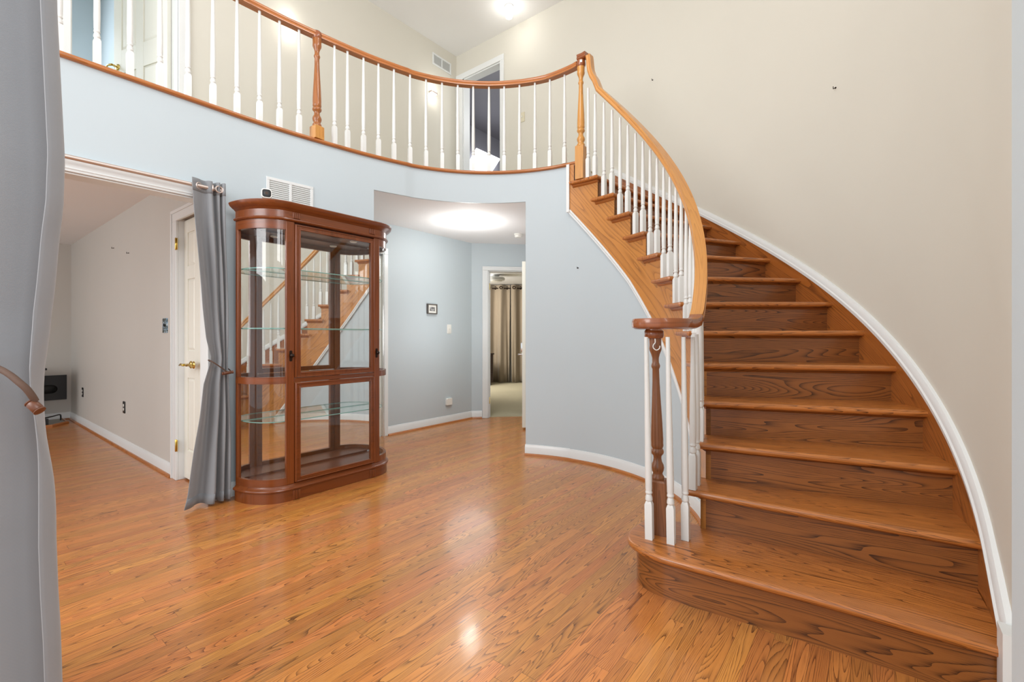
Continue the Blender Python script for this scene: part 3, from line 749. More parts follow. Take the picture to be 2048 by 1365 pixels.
for (x, y) in ((1.921, 3.478), P(1.338, 0.1)):
    mb = MB(); mb.lathe([(0.032, 3.474), (0.040, 3.486), (0.042, 3.50), (0.040, 3.525), (0.028, 3.539), (0.0, 3.541)], (x, y, 0), 20); cap_ = mb.build('rail_cap', M['rail_dark'], br, smooth=50)
faced('sticker', M['plate'], cap_, (*P(1.338, 0.1), 3.508), 0.020, 0.022, 0.002, -0.043, -0.040, R_(-150))
for x, y in [(0.30, 3.522), (0.453, 3.522), (0.61, 3.522), (0.76, 3.522), (0.908, 3.522), (1.058, 3.522), (1.203, 3.522), (1.353, 3.522), (1.502, 3.517), (1.642, 3.51), (1.784, 3.495),
             (2.059, 3.456), (2.166, 3.438), (2.302, 3.413), (2.432, 3.384), (2.568, 3.347), (2.711, 3.301), (2.853, 3.247), (2.982, 3.17), (3.101, 3.082), (3.208, 2.983), (3.306, 2.87), (3.389, 2.751), (3.46, 2.623), (3.519, 2.486), (3.557, 2.344), (3.575, 2.197)]:
    baluster(br, x, y, H2 - 0.001, 3.494, th_of((x, y)) * pi / 180 if x > 2.2 else 0, sq=0.150)
newel(br, 1.921, 3.478, H2, 2.785, 3.478, M['newel_mid'], M['newel_light'], 0.1, 'oak post between the straight and the curved rail')

# ------------------------------------------------------------------ curio cabinet
cab = thing('curio_cabinet', (1.86, 3.26, 0), 'tall cherry curio cabinet with curved glass ends and a mirrored back', 'cabinet')
CX0, CX1, CF, CB = 1.300, 2.432, 3.105, 3.405
def cab_outline(off=0.0, n=12, back=None):
    """plan outline, left back corner -> front -> right back corner"""
    b = CB if back is None else back
    rx, ry = 0.215 + off, b - CF + off
    pts = []
    for i in range(n + 1):
        a = R_(180 + 90 * i / n); pts.append((CX0 + 0.215 + rx * cos(a), b + ry * sin(a)))
    for i in range(n + 1):
        a = R_(270 + 90 * i / n); pts.append((CX1 - 0.215 + rx * cos(a), b + ry * sin(a)))
    return pts
def cab_band(mb, prof, inner=0.0):
    """solid moulded band: prof = list of (offset, z)"""
    mb.loft([[(x, y, z) for x, y in cab_outline(o_)] for o_, z in prof], True, True)
mb = MB(); cab_band(mb, [(0.006, 0.0), (0.006, 0.070)]); cab_band(mb, [(0.006, 0.070), (0.016, 0.074), (0.019, 0.082), (0.016, 0.090), (0.006, 0.096), (-0.004, 0.112)])
base = mb.build('base', M['cherry'], cab, grain=(1, 0, 0), smooth=35)
def flute(par, x, z0, z1, y):
    mb = MB(); mb.box((x - 0.003, y - 0.004, z0), (x + 0.049, y + 0.012, z1))
    for i in range(4):
        xx = x + i * 0.012; mb.box((xx, y - 0.0085, z0 + 0.001), (xx + 0.008, y - 0.003, z1 - 0.001))
    mb.build('fluted_block', M['cherry'], par, grain=(0, 0, 1), bevel=0.0015)
for xf in (1.543, 2.147): flute(base, xf, 0.003, 0.068, CF - 0.006)
mb = MB(); cab_band(mb, [(0.0, 1.895), (0.010, 1.897), (0.016, 1.905), (0.012, 1.913), (0.002, 1.917), (0.002, 1.962), (0.008, 1.966), (0.012, 1.972), (0.020, 1.976), (0.036, 1.990), (0.042, 1.998), (0.046, 2.012), (0.040, 2.018), (0.01, 2.018)])
cor = mb.build('cornice', M['cherry'], cab, grain=(1, 0, 0), smooth=35)
for xf in (1.543, 2.147): flute(cor, xf, 1.918, 1.962, CF - 0.002)
# frame: front stiles, back stiles, curved rails
Z0, Z1 = 0.112, 1.895
mb = MB()
for x0, x1 in ((1.497, 1.553), (2.189, 2.240)):
    mb.box((x0, CF - 0.002, Z0), (x1, CF + 0.022, Z1))
mb.box((CX0 + 0.001, CB - 0.028, Z0), (CX0 + 0.024, CB, Z1)); mb.box((CX1 - 0.024, CB - 0.028, Z0), (CX1 - 0.001, CB, Z1))
mb.build('frame', M['cherry'], cab, grain=(0, 0, 1), bevel=0.003)
def curved_rail(side, z0, z1, t=0.022):
    mb = MB(); n = 10; rings = []
    for i in range(n + 1):
        a = R_(180 + 90 * i / n) if side < 0 else R_(270 + 90 * i / n); cx = CX0 + 0.215 if side < 0 else CX1 - 0.215
        rx, ry = 0.215, CB - CF
        o_ = (cx + rx * cos(a), CB + ry * sin(a)); q = (cx + (rx - t) * cos(a), CB + (ry - t) * sin(a))
        rings.append([(o_[0], o_[1], z0), (o_[0], o_[1], z1), (q[0], q[1], z1), (q[0], q[1], z0)])
    mb.loft(rings, True, True, 0, True); mb.build('curved_rail', M['cherry'], cab, smooth=35)
def curved_pane(side, z0, z1):
    mb = MB(); n = 14; rings = []
    for i in range(n + 1):
        a = R_(184 + 84 * i / n) if side < 0 else R_(272 + 84 * i / n); cx = CX0 + 0.215 if side < 0 else CX1 - 0.215
        rx, ry = 0.206, CB - CF - 0.009; t = 0.004
        o_ = (cx + rx * cos(a), CB + ry * sin(a)); q = (cx + (rx - t) * cos(a), CB + (ry - t) * sin(a))
        rings.append([(o_[0], o_[1], z0), (o_[0], o_[1], z1), (q[0], q[1], z1), (q[0], q[1], z0)])
    mb.loft(rings, True, True, 0, True); mb.build('curved_pane', M['glass'], cab, smooth=35)
for sd in (-1, 1):
    curved_rail(sd, Z0, 0.160); curved_rail(sd, 0.796, 0.842); curved_rail(sd, 1.835, Z1)
    curved_pane(sd, 0.160, 0.796); curved_pane(sd, 0.842, 1.835)
# rail between the doors and framed doors
mb = MB(); mb.box((1.553, CF, 0.800), (2.189, CF + 0.022, 0.830)); mb.build('middle_rail', M['cherry'], cab, grain=(1, 0, 0), bevel=0.002)
def cab_door(z0, z1, knob):
    x0, x1 = 1.555, 2.187; f = 0.036; mb = MB()
    d = MB()
    for a, b_, g in (((x0, z0), (x0 + f, z1), 'v'), ((x1 - f, z0), (x1, z1), 'v'), ((x0 + f, z0), (x1 - f, z0 + f), 'h'), ((x0 + f, z1 - f), (x1 - f, z1), 'h')):
        d.box((a[0], CF - 0.010, a[1]), (b_[0], CF + 0.012, b_[1]))
        # raised bead on the frame
    def bead(o0, o1, y0):
        for a, b_ in (((x0 + o0, z0 + o0), (x0 + o1, z1 - o0)), ((x1 - o1, z0 + o0), (x1 - o0, z1 - o0)), ((x0 + o1, z0 + o0), (x1 - o1, z0 + o1)), ((x0 + o1, z1 - o1), (x1 - o1, z1 - o0))):
            d.box((a[0], y0, a[1]), (b_[0], CF, b_[1]))
    bead(0.002, 0.009, CF - 0.016); bead(0.027, 0.036, CF - 0.015)
    o = d.build('door', M['cherry'], cab, grain=(0, 0, 1) if z1 - z0 > 0.8 else (1, 0, 0), bevel=0.0025)
    g = MB(); g.box((x0 + f - 0.004, CF - 0.001, z0 + f - 0.004), (x1 - f + 0.004, CF + 0.003, z1 - f + 0.004)); g.build('glass_pane', M['glass'], o, smooth=0)
    return o
cab_door(0.833, 1.880, True); cab_door(0.119, 0.798, False)
for xk in (1.527, 2.212):
    k = MB(); k.lathe([(0.006, 0.0), (0.006, -0.010), (0.013, -0.014), (0.014, -0.020), (0.010, -0.026), (0.0, -0.028)], (xk, CF - 0.004, 0.985), 14, axis='y')
    kn = k.build('knob', M['iron'], cab, smooth=50)
    e = MB(); e.prism(rrect(0.018, 0.074, 0.008), 0, 0.003); 
    e.v = [(xk + a, CF - 0.002 - c_, 0.982 + b_) for a, b_, c_ in e.v]; e.build('escutcheon', M['iron'], kn, smooth=30)
# interior
mb = MB(); mb.prism([p for p in cab_outline(-0.022)], 0.112, 0.130); mb.build('inside_floor', M['cherry_in'], cab, grain=(1, 0, 0), smooth=0)
mb = MB(); mb.prism([p for p in cab_outline(-0.022)], 1.872, 1.894); mb.build('inside_top', M['cherry_in'], cab, grain=(1, 0, 0), smooth=0)
mb = MB(); mb.box((CX0 + 0.004, CB - 0.002, 0.0), (CX1 - 0.004, CB + 0.012, 1.99)); mb.build('back_panel', M['cherry_in'], cab, grain=(0, 0, 1), smooth=0)
mb = MB(); mb.box((CX0 + 0.026, CB - 0.008, 0.145), (CX1 - 0.026, CB - 0.002, 1.860)); mb.build('mirror', M['mirror'], cab, smooth=0)
for xl in (1.62, 2.10):
    mb = MB(); mb.lathe([(0.028, 1.872), (0.028, 1.866), (0.024, 1.862), (0.0, 1.861)], (xl, 3.25, 0), 16); mb.build('puck_light', M['plate'], cab, smooth=40)
for z in (0.533, 1.166, 1.572):
    mb = MB(); ol = cab_outline(-0.034, back=CB - 0.014); n = len(ol)
    vs = [(x, y, z) for x, y in ol] + [(x, y, z + 0.006) for x, y in ol]
    mb.add(vs, [tuple(range(n - 1, -1, -1)), tuple(range(n, 2 * n))], m=0)
    mb.add(vs, [(i, (i + 1) % n, n + (i + 1) % n, n + i) for i in range(n)], m=1)
    mb.build('glass_shelf', [M['shelf'], M['edge']], cab, smooth=0)

# small camera on the cabinet
sc_ = thing('security_camera', (1.455, 3.30, 2.018), 'small white security camera with a black face on the curio cabinet', 'camera')
mb = MB(); mb.lathe([(0.019, 0), (0.019, 0.006), (0.008, 0.012), (0.006, 0.060), (0.0, 0.062)], (1.455, 3.30, 2.018), 16); mb.build('stand', M['plate'], sc_, smooth=40)
A_ = R_(-110)
hd = faced('body', M['plate'], sc_, (1.455, 3.30, 2.102), 0.066, 0.066, 0.018, -0.016, 0.018, A_, 0.06)
fc = faced('face', M['black'], sc_, (1.455, 3.30, 2.102), 0.054, 0.052, 0.015, -0.0185, -0.014, A_, 0.04)
ln = MB(); f = Vector((cos(A_), sin(A_), 0)); ln.tube([tuple(Vector((1.455, 3.30, 2.102)) + f * q) for q in (0.017, 0.0205)], 0.010, 14); ln.build('lens', M['iron'], fc, smooth=40)

# ------------------------------------------------------------------ vents
def vent(name, c, ux, w, h, nrm, label, nslat, group=None):
    """grille centred on c in a wall; ux = direction along the wall, nrm = towards the room"""
    o = thing(name, c, label, 'vent', group); c = Vector(c); ux = Vector(ux); nrm = Vector(nrm); up = Vector((0, 0, 1))
    def bar(mb, a0, a1, b0, b1, d0, d1, tilt=0):
        vs = []
        for d_ in (d0, d1):
            for a, b_ in ((a0, b0), (a1, b0), (a1, b1), (a0, b1)):
                vs.append(tuple(c + ux * a + up * (b_ + (tilt if d_ == d1 else 0)) + nrm * d_))
        mb.add(vs, [(3, 2, 1, 0), (4, 5, 6, 7), (0, 1, 5, 4), (1, 2, 6, 5), (2, 3, 7, 6), (3, 0, 4, 7)])
    f = 0.022; mb = MB()
    bar(mb, -w / 2, w / 2, h / 2 - f, h / 2, 0.0, 0.009); bar(mb, -w / 2, w / 2, -h / 2, -h / 2 + f, 0.0, 0.009)
    bar(mb, -w / 2, -w / 2 + f, -h / 2 + f, h / 2 - f, 0, 0.009); bar(mb, w / 2 - f, w / 2, -h / 2 + f, h / 2 - f, 0, 0.009); bar(mb, -0.009, 0.009, -h / 2 + f, h / 2 - f, 0, 0.009)
    mb.build('frame', M['white'], o, bevel=0.002)
    mb = MB(); step = (h - 2 * f) / nslat
    for s0, s1 in ((-w / 2 + f, -0.009), (0.009, w / 2 - f)):
        for i in range(nslat):
            z = -h / 2 + f + step * i; bar(mb, s0, s1, z + step * 0.45, z + step * 0.62, 0.001, 0.008, -step * 0.40)
    mb.build('slats', M['white'], o, smooth=0)
    mb = MB(); bar(mb, -w / 2 + f, w / 2 - f, -h / 2 + f, h / 2 - f, 0.0003, 0.0012); mb.build('backing', plain('grey_duct', (205, 206, 202), 0.7), o, smooth=0)
    return o
vent('air_vent', (1.715, 3.492, 2.175), Vector((1, -0.085, 0)).normalized(), 0.345, 0.235, Vector((-0.085, -1, 0)).normalized(), 'white return grille on the blue wall, partly behind the curio cabinet', 13)
vent('air_vent', (4.27, YB, 4.77), (1, 0, 0), 0.335, 0.155, (0, -1, 0), 'small white grille high on the upstairs wall near the ceiling corner', 9)

# ------------------------------------------------------------------ curtains
def cloth(name, mat, parent, fn, nu, nv, solid=0.003, umul=1.0, vmul=2.0):
    mb = MB(); vs = [fn(i / nu, j / nv) for j in range(nv + 1) for i in range(nu + 1)]; fs = []; us = []
    for j in range(nv):
        for i in range(nu):
            a = j * (nu + 1) + i; fs.append((a, a + 1, a + nu + 2, a + nu + 1))
            us.append([(i / nu * umul, j / nv * vmul), ((i + 1) / nu * umul, j / nv * vmul), ((i + 1) / nu * umul, (j + 1) / nv * vmul), (i / nu * umul, (j + 1) / nv * vmul)])
    mb.add(vs, fs, us); return mb.build(name, mat, parent, smooth=80, solid=solid)
cu = thing('doorway_curtain', (1.16, 3.42, 0), 'grey curtain tied back beside the curio cabinet, hung on the brushed rod', 'curtain')
ZS = [0.018, 0.10, 0.40, 0.60, 0.80, 0.905, 0.97, 1.10, 1.30, 1.55, 1.90, 2.13]
XL = [1.000, 1.020, 1.055, 1.085, 1.108, 1.140, 1.158, 1.128, 1.105, 1.085, 1.060, 1.048]
XRt = [1.278, 1.278, 1.278, 1.276, 1.272, 1.266, 1.264, 1.266, 1.264, 1.258, 1.246, 1.242]
AM = [0.046, 0.046, 0.044, 0.040, 0.030, 0.024, 0.022, 0.028, 0.034, 0.038, 0.040, 0.036]
def cur_fn(s, t):
    z = 0.018 + t * (2.135 - 0.018)
    xl, xr, a = interp(z, ZS, XL), interp(z, ZS, XRt), interp(z, ZS, AM)
    ph = 2 * pi * (0.75 * s + 2.6 * s ** 2.4) + 0.5
    x = xl + (xr - xl) * (s ** 0.86 + 0.012 * sin(2 * ph + 0.7))
    y = 3.440 - a * cos(ph) * (0.75 + 0.25 * sin(3.1 * s + 1.7 * z)) + 0.006 * sin(7 * z + 9 * s)
    y -= 0.020 * math.exp(-((z - 0.94) / 0.07) ** 2) * 0
    return (x, y, z)
cb = cloth('cloth', M['grey_cloth'], cu, cur_fn, 150, 70, umul=1.2)
def band_fn(s, t):
    z = 2.055 + t * 0.0815; p = cur_fn(s, (z - 0.018) / (2.135 - 0.018)); p2 = cur_fn(min(1, s + .004), (z - 0.018) / (2.135 - 0.018))
    tx, ty = p2[0] - p[0], p2[1] - p[1]; l = hypot(tx, ty) + 1e-6
    return (p[0] + ty / l * 0.0022, p[1] - tx / l * 0.0022, z)
cloth('header_band', M['grey_band'], cu, band_fn, 150, 3, umul=1.2, vmul=0.08)
hem_s = lambda s, t: tuple(Vector(cur_fn(s, 0.0 + t * 0.03)) + Vector((0, -0.0025, 0)))
cloth('hem', M['grey_band'], cu, hem_s, 150, 2, solid=0.002, umul=1.2, vmul=0.06)
for s_ in (0.18, 0.56, 0.76, 0.90):
    p = Vector(cur_fn(s_, 0.966)); q = Vector(cur_fn(s_ + 0.01, 0.966)); tg = (q - p).normalized(); n = tg.cross(Vector((0, 0, 1))); ring = []
    for i in range(21):
        a = 2 * pi * i / 20; ring.append(tuple(Vector((p.x, p.y, 2.092)) + tg * 0.021 * cos(a) + Vector((0, 0, 0.021 * sin(a)))))
    mb = MB(); mb.tube(ring, 0.0052, 8); mb.build('grommet', M['nickel'], cu, smooth=50)
rod = thing('curtain_rod', (0.3, 3.440, 2.092), 'brushed metal curtain rod across the cased opening', 'curtain rod')
mb = MB(); mb.tube([(-0.7, 3.440, 2.092), (1.215, 3.440, 2.092)], 0.0125, 16); mb.build('pole', M['nickel'], rod, smooth=50)
mb = MB(); mb.lathe([(0.0125, 1.21), (0.017, 1.213), (0.018, 1.23), (0.010, 1.238), (0.0, 1.239)], (0, 3.440, 2.092), 16, axis='x'); mb.build('finial', M['nickel'], rod, smooth=50)
mb = MB(); mb.tube([(1.200, 3.44, 2.092), (1.200, 3.495, 2.092)], 0.007, 8); mb.box((1.183, 3.488, 2.06), (1.217, 3.494, 2.116)); mb.build('bracket', M['nickel'], rod, smooth=40)
def tieback(label, loop, t0, t1, r, rr):
    o = thing('curtain_tieback', t0, label, 'tieback', 'curtain tiebacks')
    mb = MB(); mb.tube(catmull(loop, 6), r, 8); mb.build('cord', M['rope'], o, smooth=60)
    a, b_ = Vector(t0), Vector(t1); path = [a + (b_ - a) * f for f in (0, 0.04, 0.10, 0.14, 0.2, 0.8, 0.86, 0.90, 0.96, 1)]
    mb = MB(); mb.tube([tuple(p) for p in path], [rr * 0.6, rr, rr, rr * 0.82, rr * 0.95, rr * 0.95, rr * 0.82, rr, rr, rr * 0.6], 14); mb.build('toggle', M['toggle'], o, smooth=40)
tieback('brown cord with a wooden toggle round the curtain by the cabinet', [(1.150, 3.43, 0.958), (1.155, 3.400, 0.950), (1.185, 3.388, 0.925), (1.215, 3.388, 0.900), (1.235, 3.388, 0.882), (1.262, 3.392, 0.872), (1.274, 3.42, 0.88), (1.268, 3.474, 0.90), (1.20, 3.484, 0.93), (1.158, 3.464, 0.955), (1.150, 3.43, 0.958)],
        (1.205, 3.376, 0.868), (1.275, 3.376, 0.876), 0.004, 0.0105)
# curtain close to the lens
cu2 = thing('doorway_curtain', (0.14, 1.80, 0), 'grey curtain at the very left edge, gathered by a thick brown cord', 'curtain')
CZ = [0.02, 0.343, 0.456, 0.581, 0.706, 0.831, 0.92, 0.97, 1.04, 1.18, 1.37, 1.456, 1.582, 1.957, 2.16]
CO = [-0.040, -0.050, -0.056, -0.060, -0.060, -0.060, -0.062, -0.066, -0.068, -0.068, -0.054, -0.044, -0.040, -0.056, -0.060]
CW = [0.56, 0.54, 0.53, 0.52, 0.50, 0.46, 0.42, 0.40, 0.42, 0.47, 0.50, 0.52, 0.54, 0.58, 0.58]
E0 = Vector((0.205, 1.604)); DU = Vector((-0.30, 0.954)); DN = Vector((0.954, 0.30))
CAMR = Vector((0.617, -0.787))
def cur2_fn(s, t):
    z = 0.02 + t * 2.14
    o_, w_ = interp(z, CZ, CO), interp(z, CZ, CW)
    pinch = math.exp(-((z - 0.96) / 0.16) ** 2)
    am = 0.066 - 0.026 * pinch
    ph = 2 * pi * 2.9 * s + 0.20
    u = w_ * (s - 0.02 * sin(2 * ph)); n = am * sin(ph) + 0.016 * sin(2.3 * ph + 3 * z) * pinch - 0.05 * s
    p = E0 + CAMR * (o_ * 1.15) + DU * u + DN * n
    return (p.x, p.y, z)
cloth('cloth', M['grey_cloth'], cu2, cur2_fn, 120, 80, umul=0.9)
FWD = Vector((0.787, 0.617, 0)); RGT = Vector((0.617, -0.787, 0))
cord = [FWD * d_ + RGT * x_ + Vector((0, 0, z_)) for d_, x_, z_ in ((1.20, -1.46, 1.10), (1.12, -1.32, 1.062), (1.085, -1.215, 1.040), (1.070, -1.170, 1.026), (1.062, -1.138, 1.008), (1.062, -1.122, 0.994), (1.066, -1.114, 0.978), (1.072, -1.112, 0.964))]
ta = FWD * 1.070 + RGT * -1.122 + Vector((0, 0, 0.962)); tb = FWD * 1.095 + RGT * -1.090 + Vector((0, 0, 0.930)); tb = ta + (RGT * 0.024 + Vector((0, 0, -0.022)))
tieback('thick brown cord and toggle round the curtain close to the lens', [tuple(p) for p in cord], tuple(ta), tuple(tb), 0.0075, 0.012)

# ------------------------------------------------------------------ doors
def panel_leaf(mb, w, h, t, rows):
    """raised-panel leaf in local coords: x 0..w, y 0..t, z 0..h; rows = [(z0,z1,[(x0,x1)...])]"""
    mb.box((0, 0.008, 0), (w, t - 0.008, h))
    holes = [(x0, x1, z0, z1) for z0, z1, cols in rows for x0, x1 in cols]
    zs = sorted({0, h} | {z for r in rows for z in r[:2]}); 
    cols = rows[0][2]; xs = [0] + [v for c_ in cols for v in c_] + [w]
    for y0, y1 in ((0, 0.010), (t - 0.010, t)):
        for i in range(0, len(xs), 2): mb.box((xs[i], y0, 0), (xs[i + 1], y1, h))
        for c_ in cols:
            zz = [0] + [v for r in rows for v in r[:2]] + [h]
            for i in range(0, len(zz), 2): mb.box((c_[0], y0, zz[i]), (c_[1], y1, zz[i + 1]))
    for x0, x1, z0, z1 in holes:
        b_ = 0.022
        for ya, yb in ((0.008, 0.001), (t - 0.008, t - 0.001)):
            a = [(x0 + 0.006, ya, z0 + 0.006), (x1 - 0.006, ya, z0 + 0.006), (x1 - 0.006, ya, z1 - 0.006), (x0 + 0.006, ya, z1 - 0.006)]
            c_ = [(x0 + b_, yb, z0 + b_), (x1 - b_, yb, z0 + b_), (x1 - b_, yb, z1 - b_), (x0 + b_, yb, z1 - b_)]
            mb.loft([a, c_])
def place(mb, origin, ang):
    c_, s_ = cos(ang), sin(ang); mb.v = [(origin[0] + c_ * x - s_ * y, origin[1] + s_ * x + c_ * y, origin[2] + z) for x, y, z in mb.v]; return mb
def lever(name, parent, c, ang, mat, length=0.085, flip=1):
    """rose and lever; ang = direction the hardware points out to, the lever runs sideways"""
    f = Vector((cos(ang), sin(ang), 0)); sd = Vector((-sin(ang), cos(ang), 0)) * flip; c = Vector(c); mb = MB()
    mb.tube([tuple(c + f * d_) for d_ in (0, 0.004, 0.010)], [0.028, 0.028, 0.020], 18); mb.tube([tuple(c + f * d_) for d_ in (0.008, 0.045)], 0.009, 10)
    pts = catmull([tuple(c + f * 0.045), tuple(c + f * 0.052 + sd * 0.02), tuple(c + f * 0.050 + sd * 0.055 + Vector((0, 0, 0.004))), tuple(c + f * 0.044 + sd * length + Vector((0, 0, -0.006)))], 5)
    mb.tube(pts, [0.010 - 0.004 * i / len(pts) for i in range(len(pts))], 10); return mb.build(name, mat, parent, smooth=60)
def hinge(parent, c, ang, mat):
    f = Vector((cos(ang), sin(ang), 0)); sd = Vector((-sin(ang), cos(ang), 0)); c = Vector(c); mb = MB()
    mb.tube([tuple(c + f * 0.006 + Vector((0, 0, z))) for z in (-0.048, -0.044, 0.044, 0.048)], [0.003, 0.0065, 0.0065, 0.003], 10)
    for a0, a1 in ((-0.022, -0.001), (0.001, 0.022)):
        vs = [tuple(c + sd * a + f * d_ + Vector((0, 0, z))) for d_ in (0, 0.003) for a, z in ((a0, -0.045), (a1, -0.045), (a1, 0.045), (a0, 0.045))]
        mb.add(vs, [(3, 2, 1, 0), (4, 5, 6, 7), (0, 1, 5, 4), (1, 2, 6, 5), (2, 3, 7, 6), (3, 0, 4, 7)])
    return mb.build('hinge', mat, parent, smooth=40)
NARROW = [(0.22, 0.78, [(0.075, 0.225)]), (0.99, 1.54, [(0.075, 0.225)]), (1.64, 1.90, [(0.075, 0.225)])]
SIX = lambda w: [(0.20, 0.76, [(0.11, w / 2 - 0.05), (w / 2 + 0.05, w - 0.11)]), (0.97, 1.55, [(0.11, w / 2 - 0.05), (w / 2 + 0.05, w - 0.11)]), (1.66, 1.90, [(0.11, w / 2 - 0.05), (w / 2 + 0.05, w - 0.11)])]
# closet pair in the family room
for i, y0 in enumerate((4.234, 3.931)):
    mb = MB(); panel_leaf(mb, 0.300, 2.00, 0.036, NARROW); place(mb, (1.2105, y0, 0.015), R_(-90)); mb.v = [(2 * 1.2105 - x + 0.0, y, z) if False else (x + 0.036, y, z) for x, y, z in mb.v]
    d_ = struct(mb.build('door_%d' % (i + 1), M['cream'], smooth=0, bevel=0.002))
    lever('lever_handle', d_, (1.2105, 3.960 if i == 0 else 3.905, 0.905), R_(180), M['brass'], 0.10, -1 if i == 0 else 1)
    if i == 0:
        for z in (1.83, 0.27): hinge(d_, (1.199, 4.238, z), R_(180), M['brass'])
# door swung open in the hall, edge on
LA = atan2(0.53, 0.848); LO = (4.415, 3.255)
mb = MB(); panel_leaf(mb, 0.78, 1.985, 0.042, SIX(0.78)); place(mb, (LO[0], LO[1] - 0.0, 0.025), LA); d3 = struct(mb.build('door_3', M['cream'], smooth=0, bevel=0.002))
nrm = LA + pi / 2
pt = Vector((LO[0] + 0.065 * cos(LA), LO[1] + 0.065 * sin(LA), 0)) + Vector((cos(nrm), sin(nrm), 0)) * 0.042
faced('keypad', M['chrome'], d3, (pt.x, pt.y, 0.985), 0.062, 0.115, 0.02, -0.020, 0.0, nrm, 0.08)
lever('knob', d3, (pt.x, pt.y, 0.895), nrm, M['chrome'], 0.09, -1)
# second slab folded into the bedroom and its hinges
mb = MB(); panel_leaf(mb, 0.70, 1.985, 0.036, SIX(0.70)); place(mb, (D0 + 0.105, S45 - D0 + 0.075, 0.02), R_(41.0)); d4 = struct(mb.build('door_4', M['cream'], smooth=0))
for z in (1.80, 0.235):
    hinge(d4, (D0 + 0.030, S45 - D0 + 0.012, z), R_(-95), M['brass'])
# hall door beside the cabinet
mb = MB(); panel_leaf(mb, 0.72, 2.0, 0.036, SIX(0.72)); place(mb, (2.42, 4.30, 0.01), 0); struct(mb.build('door_5', M['cream'], smooth=0))
# upstairs door standing open
UA = atan2(0.70, -0.205)
mb = MB(); panel_leaf(mb, 0.735, 2.0, 0.036, SIX(0.735)); place(mb, (1.285, YB + 0.125, H2 + 0.012), UA); d6 = struct(mb.build('door_6', M['cream'], smooth=0, bevel=0.002))
kp = Vector((1.285 + cos(UA) * 0.675, YB + 0.125 + sin(UA) * 0.675, H2 + 0.84))
lever('lever_handle', d6, tuple(kp + Vector((-sin(UA), cos(UA), 0)) * 0.036), UA + pi / 2, M['brass'], 0.09, -1); lever('lever_handle', d6, tuple(kp), UA - pi / 2, M['brass'], 0.09, 1)

# ------------------------------------------------------------------ rooms beyond the doors
w = MB(); w.box((-1.0, 7.4, H2), (3.0, 7.5, 5.3)); w.box((1.32, YB + 0.12, H2), (1.42, 7.4, 5.3)); w.box((-1.0, YB + 0.12, 5.2), (3.0, 7.5, 5.3))
struct(w.build('wall_upper_bedroom', M['blue'], smooth=0))
w = MB(); w.box((4.66, 6.4, H2), (8.0, 6.5, 5.6)); w.box((8.0, 2.4, H2), (8.1, 6.5, 5.6)); w.box((4.66, 2.4, 5.1), (8.1, 6.5, 5.2)); w.box((4.66, YB + 0.0, H2), (4.70, 6.4, 5.1))
struct(w.build('wall_upper_study', M['grey_room'], smooth=0))
w = MB(); k_ = 1 / sqrt(2)
w.prism([(7.4, 9.3), (7.5, 9.4), (10.1, 5.2), (10.0, 5.1)], 0, 2.6); w.prism([(6.1, 2.65), (10.1, 5.1), (10.1, 4.95), (6.15, 2.5)], 0, 2.6); w.prism([(4.66, 4.42), (7.4, 9.4), (7.25, 9.4), (4.60, 4.5)], 0, 2.6)
struct(w.build('wall_bedroom', M['tan'], smooth=0))
w = MB(); w.prism([(4.70, 4.35), (6.25, 2.75), (10.2, 5.0), (7.4, 9.5)], 2.36, 2.46); struct(w.build('ceiling_bedroom', M['ceil'], smooth=0))
# long bedroom curtains
BC0 = Vector((8.05, 7.58)); BD = Vector((0.585, -0.811))
def bed_curtain(label, u0, u1, nf):
    o = thing('window_curtain', (BC0.x + BD.x * (u0 + u1) / 2, BC0.y + BD.y * (u0 + u1) / 2, 0), label, 'curtain', 'bedroom curtains')
    BN = Vector((-0.811, -0.585))
    def fn(s, t):
        z = 0.02 + t * 2.325; ph = 2 * pi * nf * s; sp = 1 - 0.10 * (1 - t) * sin(pi * s) * 0
        u = u0 + (u1 - u0) * s + 0.02 * (1 - t) * sin(3 * ph * 0.4 + 1); n = 0.055 * sin(ph) + 0.03 * (1 - t) * sin(2.3 * ph + 1)
        p = BC0 + BD * u + BN * n; return (p.x, p.y, z)
    cloth('cloth', M['taupe'], o, fn, int(24 * nf), 12)
    for i in range(int(nf * 2)):
        s_ = (i + 0.5) / (nf * 2) ; p = fn(s_, 0.97); q = fn(s_ + 0.01, 0.97); c = Vector(p); tg = (Vector(q) - c).normalized()
        mb = MB(); mb.tube([tuple(c + tg * 0.03 * cos(2 * pi * j / 12) + Vector((0, 0, 0.03 * sin(2 * pi * j / 12)))) for j in range(13)], 0.011, 6); mb.build('grommet', M['iron'], o, smooth=50)
bed_curtain('taupe bedroom curtain panel behind the dark dresser', 0.10, 0.95, 3)
bed_curtain('taupe bedroom curtain panel beside the open door edge', 0.97, 2.2, 4)
o = thing('curtain_rod', (8.6, 6.9, 2.19), 'dark curtain rod across the bedroom window', 'curtain rod')
mb = MB(); mb.tube([(BC0.x - 0.1 * BD.x, BC0.y - 0.1 * BD.y, 2.262), (BC0.x + 2.4 * BD.x, BC0.y + 2.4 * BD.y, 2.262)], 0.013, 10); mb.build('pole', M['iron'], o, smooth=50)
fan = thing('ceiling_fan', (7.11, 6.01, 2.36), 'white flush ceiling fan with a light on the bedroom ceiling', 'fan')
mb = MB(); mb.lathe([(0.09, 2.36), (0.09, 2.335), (0.05, 2.33), (0.05, 2.30)], (7.11, 6.01, 0), 20); mb.build('canopy', M['white'], fan, smooth=40)
mb = MB(); mb.lathe([(0.05, 2.31), (0.18, 2.305), (0.20, 2.29), (0.195, 2.25), (0.16, 2.243)], (7.11, 6.01, 0), 28); mb.build('housing', M['white'], fan, smooth=40)
